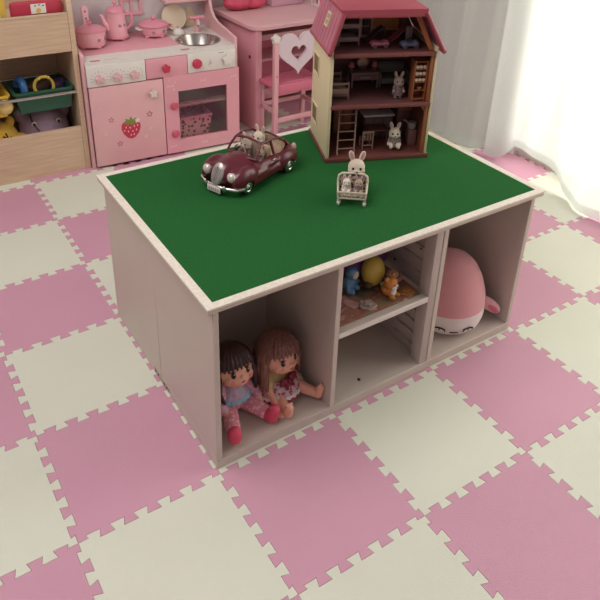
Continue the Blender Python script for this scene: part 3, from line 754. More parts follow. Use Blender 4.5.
# diagonal orange braces beside the right wall
for z in (.128,):
    b = B(); b.prism([(W-.0085, z+.0195), (W-.030, z+.0195), (W-.0085, z-.012)], .004, .010); b.build('corner_brace', M_dor, dh)
b = B(); b.prism([(W-.0085, .2915), (W-.02, .2915), (.205, .392), (.219, .392)], .012, .018); b.build('rafter', mat('rafter_orange', '#a8643a', .6), dh); b = B(); b.prism([(W-.0085, .2915), (W-.02, .2915), (.205, .392), (.219, .392)], DP-.014, DP-.0065); b.build('rafter', mat('rafter_orange', '#a8643a', .6), dh)
b = B(); b.mm((W-.0165, .002, .1565), (W-.0082, .010, .2825), .0006); b.mm((W-.0165, .002, .0125), (W-.0082, .010, .1475), .0006); b.build('corner_post', M_dor, dh)
# roof: two steep shingled slopes and a flat crown
def slope(p0, p1, th, y0, y1): 
    p0, p1 = V(p0), V(p1); dr = (p1-p0).normalized(); n = V((-dr.y, dr.x))*th
    return [tuple(p0), tuple(p1), tuple(p1+n), tuple(p0+n)]
for side in (0, 1):
    e0, e1 = ((-.003, .298), (.026, .394)) if side == 0 else ((W+.016, .290), (W-.049, .394))
    if side: e0, e1 = (W+.006, .296), (.226, .394)
    pl = slope(e0, e1, .006 if side == 0 else -.006, 0, 0)
    b = B(); b.prism(pl, -.012, DP+.004, 'y', .0008)
    dr_ = (V(e1)-V(e0)); nn = V((-dr_.y, dr_.x)).normalized()*(.006 if side == 0 else -.006)
    rf = b.build('roof_slope', M_shin, dh)
    b = B(); rows = 7
    for k in range(8):
        y = -.009+k*.0262
        q0, q1 = V(e0)+nn*1.0, V(e1)+nn*1.0
        b.prism([tuple(q0+dr_*.02), tuple(q0+dr_*.98), tuple(q0+dr_*.98+nn*.16), tuple(q0+dr_*.02+nn*.16)], y, y+.0222, 'y')
    b.build('shingle_board', M_shin, rf)
    b = B(); q0 = V(e0)+nn*.4; b.tube([(q0.x-dr_.x*.03, -.013, q0.y-dr_.y*.03), (q0.x-dr_.x*.03, DP+.005, q0.y-dr_.y*.03)], .0055, 10)
    pv = [(e0[0]+dr_.x*t+nn.x*.3, -.013, e0[1]+dr_.y*t+nn.y*.3) for t in (-.02, .5, .99)]; b.tube(pv, .005, 10); b.build('roof_edge', M_roof, rf)
    # small white roof window
    c = V(e0)+dr_*.62+nn*1.35; b = B()
    a = math.degrees(math.atan2(dr_.y, dr_.x))
    xf = MX.Translation(V((c.x, .075 if side == 0 else .05, c.y))) @ MX.Rotation(-R(a), 4, 'Y')
    t = B(); t.frame(-.018, -.014, .018, .014, .0042, -.001, .003, 'z'); t.mm((-.0015, -.012, -.001), (.0015, .012, .003)); t.mm((-.016, -.0015, -.001), (.016, .0015, .003))
    bmesh.ops.transform(t.bm, matrix=xf, verts=t.bm.verts)
    wf = t.build('roof_window', M_dwall, rf)
    t = B(); t.box((0, 0, .0), (.031, .023, .0016)); bmesh.ops.transform(t.bm, matrix=xf, verts=t.bm.verts); t.build('window_pane', mat('roof_pane_brown', '#4e262e', .5), wf)
    if side:    # its inner frame seen from the open front
        c2 = V(e0)+dr_*.60-nn*.16; xf2 = MX.Translation(V((c2.x, .06, c2.y))) @ MX.Rotation(-R(a), 4, 'Y')
        t = B(); t.frame(-.016, -.012, .016, .012, .003, -.001, .001, 'z'); t.mm((-.001, -.012, -.001), (.001, .012, .001)); bmesh.ops.transform(t.bm, matrix=xf2, verts=t.bm.verts); t.build('window_trim', M_dor, rf)
b = B(); b.mm((.018, -.012, .3945), (.234, DP+.004, .403), .0015); rt = b.build('roof_crown', M_roof, dh)
b = B(); b.mm((.020, -.0145, .386), (.232, -.0122, .403))
for k in range(30): b.ell((.0235+k*.0071, -.0133, .386), (.0034, .0012, .0038), seg=10, rings=6)
b.build('scalloped_fascia', M_roof, rt)
for k in range(6):
    pass

# ---- furniture in the dollhouse
G0, G1, G2 = .0122, .1562, .2912
def dth(name, label, cat, x, y, z, rz=0, group=None): return thing(name, label, cat, DL(x, y, z), DA+rz, group)
M_fw = mat('doll_furniture_brown', '#6e443c', .5); M_fg = mat('doll_furniture_grey', '#6d5a54', .5); M_fl = mat('doll_furniture_light', '#8d6e5e', .5)
# ladder to the first floor
p = dth('toy_ladder', 'small brown ladder leaning inside dollhouse ground floor at left', 'toy ladder', .032, .010, G0)
for x in (0, .046):
    b = B(); b.tube([(x, 0, .002), (x+.012, .045, .1345)], .0022, 8); b.build('rail', M_fl, p)
for k in range(6):
    t = (.12+k*.16); b = B(); b.tube([(x_+.012*t, .045*t, .002+.1325*t) for x_ in (0, .046)], .0018, 8); b.build('rung', M_fl, p)
# ground floor: cupboard left back, hanging utensils, counter, range
p = dth('toy_cupboard', 'small orange brown cupboard behind the ladder in the dollhouse', 'toy cupboard', .055, .155, G0)
b = B(); b.mm((0, 0, 0), (.055, .030, .085), .001); b.build('cabinet', M_fw, p)
for x in (.003, .029): b = B(); b.mm((x, -.002, .012), (x+.023, -.0002, .078), .0006); b.build('cupboard_door', M_dor, p)
p = dth('toy_kitchen_counter', 'white topped toy kitchen counter at back of dollhouse ground floor', 'toy counter', .135, .115, G0)
b = B(); b.mm((0, .002, 0), (.082, .055, .062), .001); b.build('cabinet', M_fw, p)
b = B(); b.mm((-.004, -.002, .0622), (.086, .058, .068), .0015); b.build('worktop', mat('worktop_white', '#e4dcd2', .35), p)
for x in (.003, .030, .057): b = B(); b.mm((x, .0002, .006), (x+.022, .0018, .056), .0005); b.build('counter_door', M_fg, p)
p = dth('toy_cupboard', 'orange toy cabinet right of the white topped counter in dollhouse', 'toy cupboard', .2275, .110, G0)
b = B(); b.mm((0, 0, 0), (.038, .055, .080), .001); b.build('cabinet', M_fw, p)
b = B(); b.mm((-.001, -.004, .0802), (.040, .056, .088), .0015); b.build('cabinet_top', M_dor, p)
p = dth('toy_cooking_pot', 'tiny pale grey toy pot at right of the dollhouse ground floor', 'toy pot', .253, .062, G0)
b = B(); b.mm((-.012, -.012, 0), (.012, .012, .046), .002); b.build('pot_stand', M_din, p)
b = B(); b.lathe([(0, .0462), (.009, .0462), (.012, .050), (.012, .064), (.0135, .065), (.011, .066), (0, .064)], seg=20); b.build('pot_body', mat('pot_grey', '#a89a98', .4), p)
b = B(); b.tube([(-.012, 0, .063), (-.020, 0, .070), (-.025, 0, .071)], .0018, 8); b.build('handle', mat('pot_grey', '#a89a98', .4), p)
p = dth('toy_dining_table', 'small brown dining table on the dollhouse ground floor', 'toy table', .160, .086, G0)
b = B(); b.mm((-.030, -.022, .040), (.030, .022, .044), .001); b.build('tabletop', M_fw, p)
for sx in (-1, 1):
    for sy in (-1, 1): b = B(); b.mm((sx*.026-.002, sy*.018-.002, 0), (sx*.026+.002, sy*.018+.002, .0398)); b.build('leg', M_fw, p)
p = dth('toy_dining_chair', 'tiny slat back dining chair between the ladder and the seated rabbit', 'toy chair', .124, .042, G0)
for sx in (-1, 1):
    b = B(); b.mm((sx*.014-.0018, -.0018, 0), (sx*.014+.0018, .0018, .050), .0005); b.build('back_leg', M_fl, p)
    b = B(); b.mm((sx*.014-.0018, .024, 0), (sx*.014+.0018, .0276, .0238), .0005); b.build('front_leg', M_fl, p)
b = B(); b.mm((-.016, .002, .024), (.016, .029, .027), .0008); b.build('seat', M_fl, p)
b = B(); b.mm((-.0155, -.0016, .046), (.0155, .0016, .052), .0006)
for k in range(3): b.mm((-.0085+k*.0075-.0015, -.001, .028), (-.0085+k*.0075+.0015, .001, .0462))
b.mm((-.0155, -.0012, .010), (.0155, .0012, .013)); b.build('backrest', M_fl, p)
p = dth('toy_stool', 'tiny brown stool under the seated rabbit in the dollhouse', 'toy stool', .196, .038, G0)
b = B(); b.mm((-.014, -.012, .005), (.014, .012, .009), .001); b.build('seat', M_fw, p)
for sx in (-1, 1):
    for sy in (-1, 1): b = B(); b.mm((sx*.011-.0015, sy*.009-.0015, 0), (sx*.011+.0015, sy*.009+.0015, .0049)); b.build('leg', M_fw, p)
M_cl1 = mat_spots('dress_grey_plaid', '#8b7c74', '#4c3a3c', 260, .4)
rabbit('cream toy rabbit in plaid dress sitting on the dollhouse ground floor', DL(.196, .036, G0+.0092), DA-12, .92, 'sit', cloth=M_cl1)
# first floor: bed, desk with two pink lamps, grey sofa, dish cabinet, rabbit
p = dth('toy_cot', 'grey brown toy cot at left of the dollhouse first floor', 'toy bed', .012, .045, G1)
b = B(); b.mm((0, 0, .008), (.052, .085, .018), .001); b.build('bed_base', M_fg, p)
b = B(); b.mm((.003, .003, .0182), (.049, .082, .028), .004); b.build('mattress', mat('cot_mattress', '#8f7f76', .8), p)
for y in (0, .083):
    b = B()
    for x in (.0, .049): b.mm((x, y-.001, 0), (x+.003, y+.003, .048), .0005)
    b.mm((.003, y, .040), (.049, y+.002, .046)); b.mm((.003, y, .010), (.049, y+.002, .030)); b.build('cot_end', M_fl, p)
p = dth('toy_dressing_table', 'dark brown toy dressing table at back of dollhouse first floor', 'toy table', .092, .125, G1)
b = B(); b.mm((-.003, -.003, .040), (.078, .048, .044), .001); b.build('tabletop', M_fl, p)
for x in (0, .071):
    for y in (0, .041): b = B(); b.mm((x, y, 0), (x+.004, y+.004, .0398)); b.build('leg', M_fl, p)
b = B(); b.mm((.0042, .001, .022), (.0708, .044, .0398)); b.build('drawer_box', M_din, p)
b = B(); b.mm((.022, -.0025, .028), (.052, .0008, .032), .0005); b.build('drawer_pull', mat('pull_grey', '#94868a', .5), p)
for k, (x, lab) in enumerate(((.004, 'tiny pink lamp on left end of the toy dressing table'), (.070, 'tiny pink lamp on right end of the toy dressing table'))):
    p = dth('toy_lamp', lab, 'toy lamp', .092+x, .150, G1+.0442)
    b = B(); b.lathe([(0, 0), (.006, 0), (.006, .002), (.0015, .003), (.0015, .010), (0, .010)], seg=16); b.build('lamp_base', M_fl, p)
    b = B(); b.lathe([(.009, .008), (.010, .009), (.0065, .022), (.003, .024), (0, .024)], seg=20); b.build('lamp_shade', mat('lamp_pink', '#b5616e', .5), p)
p = dth('toy_mirror', 'small dark toy mirror between the two pink lamps in dollhouse', 'toy mirror', .130, .158, G1+.0442)
b = B(); b.ring([(.018*math.cos(a), .018+.016*math.sin(a)) for a in [2*PI*k/28 for k in range(28)]], [(.015*math.cos(a), .018+.013*math.sin(a)) for a in [2*PI*k/28 for k in range(28)]], -.002, .002); b.mm((-.010, -.004, 0), (.010, .004, .004)); b.build('mirror_frame', M_fw, p)
b = B(); b.prism([(.0152*math.cos(a), .018+.0132*math.sin(a)) for a in [2*PI*k/28 for k in range(28)]], -.0006, .001); b.build('mirror_glass', mat('mirror', '#8a7a78', .15, .8), p)
p = dth('toy_sofa', 'grey green toy sofa at the back right of dollhouse first floor', 'toy sofa', .178, .130, G1)
MS = mat('sofa_grey', '#737064', .8)
b = B(); b.mm((0, .0, .006), (.078, .05, .024), .005); b.build('seat', MS, p)
b = B(); b.mm((0, .040, .0242), (.078, .055, .058), .006); b.mm((.004, .037, .05), (.074, .042, .0535), .001); b.build('backrest', MS, p)
for x in (-.007, .0785): b = B(); b.mm((x, -.002, .0), (x+.0065, .053, .038), .003); b.build('armrest', MS, p)
p = dth('toy_dish_cabinet', 'orange brown dish cabinet at right end of the dollhouse first floor', 'toy cabinet', .224, .012, G1)
for x in (0, .033): b = B(); b.mm((x, 0, 0), (x+.003, .03, .108), .0005); b.build('side_panel', M_dor, p)
b = B(); b.mm((.0032, .027, 0), (.0328, .03, .108)); b.build('back_panel', mat('cabinet_rust', '#7a4026', .6), p)
for z in (.004, .028, .050, .067, .084, .104): b = B(); b.mm((.0032, .001, z), (.0328, .0268, z+.002)); b.build('shelf', M_dor, p)
M_dish = mat('dish_white', '#cbb39c', .4)
for zi, z in enumerate((.0692, .0862, .0522)):
    for k in range(3):
        b = B(); b.lathe([(0, 0), (.0042, .0002), (.0044, .0012), (0, .0010)], seg=14)
        o = b.build('toy_dish', M_dish, None, DL(.224+.0085+k*.0095, .024-.008, G1+z+.0048), (72, 0, DA)); tag(o, 'tiny cream plate standing on an upper shelf of the dish cabinet', 'toy dish', 'tiny plates in the dish cabinet')
b = B(); b.lathe([(0, 0), (.004, 0), (.006, .007), (.005, .0072), (0, .003)], seg=16); o = b.build('toy_bowl', mat('bowl_brown', '#8a5a40', .5), None, DL(.224+.018, .014, G1+.0304)); tag(o, 'tiny brown bowl on a lower shelf of the dish cabinet', 'toy bowl')
M_cl2 = mat_spots('dress_mauve_plaid', '#7d6a68', '#4a3638', 240, .4)
rabbit('grey beige toy rabbit standing in front of the grey toy sofa', DL(.196, .045, G1), DA-5, .80, 'stand', fur=mat('rabbit_grey', '#a08d80', .95, sheen=.4, bump=.25, bscale=900), cloth=M_cl2)
# attic: bunk bed, shelf stand, slide, ride-on cars, see-saw
M_bk = mat('bunk_grey', '#84706c', .55)
p = dth('toy_bunk_bed', 'grey toy bunk bed at left of the dollhouse attic', 'toy bed', .034, .070, G2)
for x in (0, .052):
    for y in (0, .075): b = B(); b.mm((x, y, 0), (x+.004, y+.004, .072), .0005); b.build('post', M_bk, p)
for z in (.012, .046):
    b = B(); b.mm((.0, .0042, z), (.056, .0748, z+.004)); b.mm((.0042, -.0005, z-.001), (.0518, .0025, z+.010), .0005); b.build('bunk_frame', M_bk, p)
    b = B(); b.mm((.003, .005, z+.0042), (.053, .074, z+.010), .002); b.build('mattress', mat('bunk_mattress', '#8a7b78', .8), p)
b = B(); b.mm((-.016, -.002, 0), (-.013, .001, .05), .0004); b.mm((-.005, -.002, 0), (-.002, .001, .05), .0004)
for k in range(4): b.mm((-.013, -.001, .009+k*.011), (-.005, .0005, .0115+k*.011))
b.build('bunk_ladder', M_bk, p)
p = dth('toy_shelf_stand', 'cream toy stand with two shelves right of the bunk bed', 'toy shelf', .112, .140, G2)
MSt = mat('stand_cream', '#c2a892', .5)
for x in (0, .028): b = B(); b.mm((x, 0, 0), (x+.003, .02, .052), .0005); b.build('side_panel', MSt, p)
for z in (.002, .030, .050): b = B(); b.mm((-.001, -.001, z), (.032, .021, z+.002), .0004); b.build('shelf', MSt, p)
b = B(); b.lathe([(0, 0), (.005, 0), (.005, .012), (.003, .015), (.003, .019), (0, .019)], seg=16); o = b.build('toy_bottle', mat('bottle_dark', '#33242c', .4), None, DL(.127, .150, G2+.0322)); tag(o, 'dark toy bottle on upper shelf of the cream toy stand', 'toy bottle')
def slide(label, x, y, rz, col, sc=1.0):
    p = dth('toy_slide', label, 'toy slide', x, y, G2, rz); m = mat('slide_'+col[1:], col, .5)
    b = B(); pts = [(0, 0, .006), (.012, 0, .010), (.045, 0, .036), (.055, 0, .040)]
    t_ = bmesh.new(); rows = []
    for q in pts: rows.append([t_.verts.new((q[0]*sc, yy, q[2]*sc+zz)) for yy, zz in ((-.010, .004), (-.010, 0), (.010, 0), (.010, .004), (.0085, .004), (.0085, .0015), (-.0085, .0015), (-.0085, .004))])
    for a, c in zip(rows, rows[1:]):
        for k in range(8): t_.faces.new((a[k], a[(k+1) % 8], c[(k+1) % 8], c[k]))
    t_.faces.new(rows[0]); t_.faces.new(rows[-1][::-1]); bmesh.ops.recalc_face_normals(t_, faces=t_.faces); b.merge(t_); b.build('chute', m, p)
    b = B()
    for yy in (-.009, .009): b.tube([(.055*sc, yy, .040*sc), (.060*sc, yy, .001)], .0014, 8)
    for k in range(3): b.tube([(.057*sc+.001*k, -.009, .012+k*.009), (.057*sc+.001*k, .009, .012+k*.009)], .0012, 8)
    b.tube([(.002, -.008, .0012), (.002, .008, .0012)], .0012); b.tube([(.004, 0, .001), (.004, 0, .008)], .0014)
    b.build('slide_ladder', m, p)
slide('dark grey toy slide behind the pink toy car in the attic', .112, .098, 12, '#4a3a40', .92)
slide('rose toy slide between the pink and blue toy cars', .172, .085, 14, '#8c4a50', 1.0)
def minicar(label, x, y, rz, col):
    p = dth('toy_ride_car', label, 'toy car', x, y, G2, rz); m = mat('mini_'+col[1:], col, .4)
    b = B(); b.ell((0, 0, .010), (.024, .012, .007)); b.ell((-.014, 0, .012), (.012, .012, .008)); b.ell((.016, 0, .012), (.010, .012, .009))
    for sx in (-1, 1):
        for sy in (-1, 1): b.ell((sx*.015, sy*.009, .010), (.009, .004, .008))
    c = B(); c.ell((.001, 0, .020), (.009, .008, .009))
    link('car_body', fused(b, .0013, 3, c), m, p)
    for sx in (-1, 1):
        for sy in (-1, 1): b = B(); b.tube([(sx*.015, sy*.0095, .0055), (sx*.015, sy*.0135, .0055)], .0055, 16); b.build('wheel', mat('mini_wheel', '#5a474c', .6), p)
    b = B(); b.tube([(-.008, 0, .014), (-.005, 0, .022)], .001); b.tube(tor((-.0045, 0, .0225), .0035, .001, (0, 60, 0), seg=16), .0009, 6, closed=True); b.build('steering_wheel', M_dark, p)
    return p
minicar('small rose pink toy car on the dollhouse attic floor', .136, .052, 4, '#a8606c')
minicar('small blue grey toy car on the dollhouse attic floor', .212, .040, 4, '#5d6478')
p = dth('toy_signpost', 'upright grey toy panel behind the blue grey toy car', 'toy panel', .222, .075, G2)
b = B(); b.mm((-.009, -.002, .0), (.009, .002, .046), .001); b.build('panel', mat('panel_grey', '#7d6b68', .5), p)
b = B(); b.mm((-.013, -.008, 0), (.013, .008, .003), .001); b.build('foot', M_fg, p)
b = B(); b.tube([(.003, -.0026, .016), (.003, -.002, .016)], .0022, 10); b.build('knob', M_dark, p)

# ================================================================== CONVERTIBLE CAR
CO, CAa = (.319, .440, TOPZ), 199.5
CS = 1.17
CLc = local(CO, CAa)
M_car = mat('car_burgundy', '#5c1827', .33, coat=.25, spec=.5)
M_carin = mat('car_interior', '#4a2a28', .7)
car = thing('toy_convertible_car', 'burgundy vintage toy convertible car on the green table top', 'toy car', CO, CAa)
car.scale = (CS,)*3
b = B()
b.box((-.006, 0, .034), (.190, .094, .036), bev=.016, seg=4)
b.ell((-.070, 0, .036), (.048, .050, .026)); b.ell((.056, 0, .042), (.046, .030, .026)); b.ell((.040, 0, .040), (.054, .044, .025))
b.ell((-.010, 0, .040), (.085, .0525, .022))
for s in (-1, 1):
    b.ell((.062, s*.043, .031), (.038, .0155, .027)); b.ell((.085, s*.034, .038), (.013, .013, .014)); b.ell((.030, s*.048, .026), (.05, .0075, .017)); b.ell((-.068, s*.045, .028), (.036, .0125, .025)); b.ell((-.005, s*.048, .024), (.07, .006, .012))
b.ell((.086, 0, .034), (.016, .026, .026)); b.box((-.006, 0, .016), (.185, .085, .012), bev=.004)
cut = B(); cut.mm((-.075, -.040, .026), (.022, .040, .12), .008, 3)
for sx in (.068, -.066):
    for s in (-1, 1): cut.tube([(sx, s*.036, .014), (sx, s*.075, .014)], .0185, 24)
cut.mm((-.2, -.2, -.05), (.2, .2, .0085))
link('car_body', fused(b, .0020, 14, cut), M_car, car, sharp=45)
for sx in (.068, -.066):
    for s in (-1, 1):
        b = B(); b.lathe([(0, -.007), (.010, -.007), (.0155, -.006), (.0165, -.003), (.0165, .004), (.0145, .007), (.011, .0075), (0, .0065)], (sx, s*.047, .0165), (-90*s, 0, 0), 28); wh = b.build('wheel', mat('tyre', '#1d1719', .7), car)
        b = B(); b.lathe([(.0115, .0072), (.0115, .0085), (.008, .0095), (.006, .0085), (.004, .0110), (0, .0115)], (sx, s*.047, .0165), (-90*s, 0, 0), 24); b.build('hubcap', M_chrome, wh)
# windscreen frame, roof rails, door pillar
FR = .0024
def fr_tube(pts, r_=FR): b = B(); b.tube(pts, r_, 10); return b
b = B(); b.tube([(.026, -.040, .058), (.018, -.038, .072), (.006, -.034, .0855), (.004, -.020, .0885), (.003, 0, .0895), (.004, .020, .0885), (.006, .034, .0855), (.018, .038, .072), (.026, .040, .058)], .0026, 10)
b.tube([(.026, -.040, .058), (.032, -.022, .060), (.034, 0, .061), (.032, .022, .060), (.026, .040, .058)], .0024, 10); wsf = b.build('windscreen_frame', M_car, car)
def wsurf(u_, v_):
    y = -.038+.076*u_; z = .060+.027*v_; x = .031-.027*v_-.5*(y*y)*2
    return (x, y*(1-.08*v_), z)
b = B(); b.surf(wsurf, 12, 6); b.build('windscreen', glass_mat('car_glass', '#f6f0ee', .06), wsf)
for s in (-1, 1):
    b = B(); b.tube([(.006, s*.034, .0855), (-.020, s*.036, .0875), (-.048, s*.036, .083), (-.070, s*.036, .070), (-.084, s*.034, .055)], .0027, 10)
    b.tube([(-.022, s*.0365, .087), (-.026, s*.043, .056)], .003, 10); b.build('roof_rail', M_car, car)
    b = B(); b.box((-.016, s*.0535, .050), (.012, .002, .003), bev=.001); b.build('door_handle', M_chrome, car)
    b = B(); b.ell((-.104, s*.036, .044), (.005, .006, .009)); b.build('tail_light', mat('tail_light', '#c9a8a0', .3), car)
b = B(); b.tube([(-.084, -.034, .055), (-.090, 0, .057), (-.084, .034, .055)], .003, 10); b.tube([(-.060, -.036, .0775), (-.062, 0, .0800), (-.060, .036, .0775)], .0026, 10); b.build('rear_frame', M_car, car)
# nose
b = B(); b.lathe([(0, -.006), (.0185, -.006), (.019, .002), (.0145, .0055), (0, .006)], (.0985, 0, .042), (0, 66, 0), 32, sc=(1.25, .80, 1)); gr = b.build('grille', mat('grille_silver', '#b5aca6', .3, .5), car)
b = B()
for k in range(5): b.box((.1042-abs(k-2)*.0006, -.008+k*.004, .0445), (.0012, .0012, .030-abs(k-2)*.005), (0, -24, 0))
b.build('grille_bar', mat('grille_dark', '#7d7674', .35, .4), gr)
for s in (-1, 1):
    b = B(); b.lathe([(0, -.004), (.0095, -.004), (.0105, 0), (.0095, .003), (.005, .006), (0, .0068)], (.0955, s*.0335, .042), (0, 82, 0), 24); b.build('headlight', mat('headlight', '#cfc6bc', .15, .2, coat=.5), car)
for f_, nm in ((1, 'front_bumper'), (-1, 'rear_bumper')):
    b = B(); b.tube([(f_*x_, y_, .018) for x_, y_ in ((.080, -.055), (.096, -.048), (.105, -.024), (.107, 0), (.105, .024), (.096, .048), (.080, .055))], .0042, 12)
    for y_ in (-.026, .026): b.ell((f_*.109, y_, .019), (.004, .004, .008))
    bp = b.build(nm, M_chrome, car)
    if f_ > 0:
        b = B(); b.box((.1115, .0, .013), (.002, .036, .013), bev=.0008); b.mi = 1
        for k in range(5): b.box((.1128, -.012+k*.006, .013), (.0006, .003, .006))
        b.build('number_plate', [mat('plate_white', '#d9d0c6', .4), mat('plate_grey', '#a39a94', .6)], bp)
# seats and wheel
M_seat = mat('car_seat', '#b09a80', .7)
for y in (-.019, .019):
    b = B(); b.mm((-.020, y-.016, .0265), (.006, y+.016, .036), .004); b.box((-.024, y, .049), (.009, .032, .042), (0, -12, 0), .005); b.build('front_seat', M_seat, car)
b = B(); b.mm((-.066, -.036, .0265), (-.045, .036, .036), .004); b.box((-.069, 0, .052), (.010, .070, .040), (0, -14, 0), .005); b.build('rear_seat', mat_spots('rear_seat_weave', '#c4ac8c', '#a58c70', 300, .4), car)
b = B(); b.mm((.014, -.039, .040), (.022, .039, .056), .002); b.build('dashboard', M_carin, car)
b = B(); b.tube([(.014, -.019, .048), (.006, -.019, .051)], .0014, 8); b.tube(tor((.005, -.019, .0515), .0095, .001, (0, 68, 0), seg=24), .0012, 8, closed=True); b.build('steering_wheel', mat('steering_cream', '#b8a890', .5), car)
M_cl3 = mat_spots('dress_brown_check', '#7a5c52', '#4a3030', 250, .4)
rabbit('cream toy rabbit behind the windscreen of the burgundy car', CLc(-.011*CS, -.019*CS, .0365*CS), CAa+90, .86, 'sit', cloth=M_cl3)
rabbit('cream toy rabbit on rear seat of the burgundy car', CLc(-.050*CS, -.016*CS, .0365*CS), CAa+90, .95, 'sit', cloth=M_cl2)
rabbit('small tan toy rabbit on near front seat of the burgundy car', CLc(-.012*CS, .020*CS, .0365*CS), CAa+90, .62, 'sit', fur=mat('rabbit_tan', '#b9a083', .95, sheen=.4, bump=.25, bscale=900), cloth=M_cl1)

# ================================================================== STROLLER
TO, TA = (.447, .188, TOPZ), -38.7
TL = local(TO, TA)
M_st = mat('stroller_cream', '#cdc3ad', .45)
st = thing('toy_stroller', 'cream twin toy stroller in front of the dollhouse', 'toy stroller', TO, TA)
for x in (-.030, .030):
    for y in (.0, .044):
        b = B(); b.lathe([(0, -.003), (.0055, -.003), (.0065, -.001), (.0065, .001), (.0055, .003), (0, .003)], (x, y, .0065), (0, 90, 0), 18); b.build('wheel', mat('stroller_wheel', '#bfc4b2', .5), st)
        b = B(); b.tube([(x, y, .0135), (x, y, .018)], .0022, 8); b.mm((x-.0045, y-.002, .0062), (x-.0033, y+.002, .0145)); b.mm((x+.0033, y-.002, .0062), (x+.0045, y+.002, .0145)); b.mm((x-.0045, y-.002, .0132), (x+.0045, y+.002, .0145)); b.build('wheel_fork', M_st, st)
b = B(); open_box(b, -.031, -.002, .018, .031, .046, .0215, .001, .002); b.build('base_tray', M_st, st)
b = B()
zf = .036
b.tube([(-.032, -.003, .020), (-.033, -.004, zf)], .002, 8); b.tube([(.032, -.003, .020), (.033, -.004, zf)], .002, 8)
b.mm((-.033, -.0055, zf-.003), (.033, -.0025, zf+.003), .001); b.mm((-.032, -.0045, .019), (.032, -.0025, .023), .0008)
for k in range(5): b.mm((-.023+k*.0105, -.004, .022), (-.0205+k*.0105, -.003, zf-.0025))
for s in (-1, 1): b.tube([(s*.033, -.004, zf), (s*.034, .022, zf+.002), (s*.034, .047, zf+.002)], .002, 8); b.mm((s*.0325-.001, .0, .0195), (s*.0325+.001, .046, .030))
b.build('front_guard', M_st, st)
b = B(); hp = [(-.034, .044, .022), (-.035, .046, .044), (-.033, .048, .055), (-.026, .050, .0595), (0, .051, .0605), (.026, .050, .0595), (.033, .048, .055), (.035, .046, .044), (.034, .044, .022)]
b.tube(hp, .0028, 10); b.build('push_handle', M_st, st)
b = B(); b.box((0, .048, .038), (.062, .003, .030), (-4, 0, 0), .001); b.build('seat_back', mat_spots('stroller_print', '#a99484', '#43302c', 170, .45), st)
b = B(); b.mm((-.029, .002, .0218), (.029, .044, .025), .001); b.build('seat_cushion', mat_spots('stroller_print2', '#a99484', '#5a4540', 170, .4), st)
rabbit('white baby toy rabbit on left seat of the toy stroller', TL(-.014, .028, .0252), TA, .56, 'sit', fur=mat('rabbit_white', '#dcd4c6', .95, sheen=.4), cloth=mat('baby_dress_white', '#cfc4b4', .8))
rabbit('beige baby toy rabbit on right seat of the toy stroller', TL(.014, .028, .0252), TA, .56, 'sit', fur=mat('rabbit_beige', '#a8947f', .95, sheen=.4), cloth=M_cl1)
rabbit('cream toy rabbit standing behind the toy stroller', TL(.006, .072, 0), TA+4, 1.2, 'stand', cloth=mat('dress_blue_grey', '#5e5a64', .8))
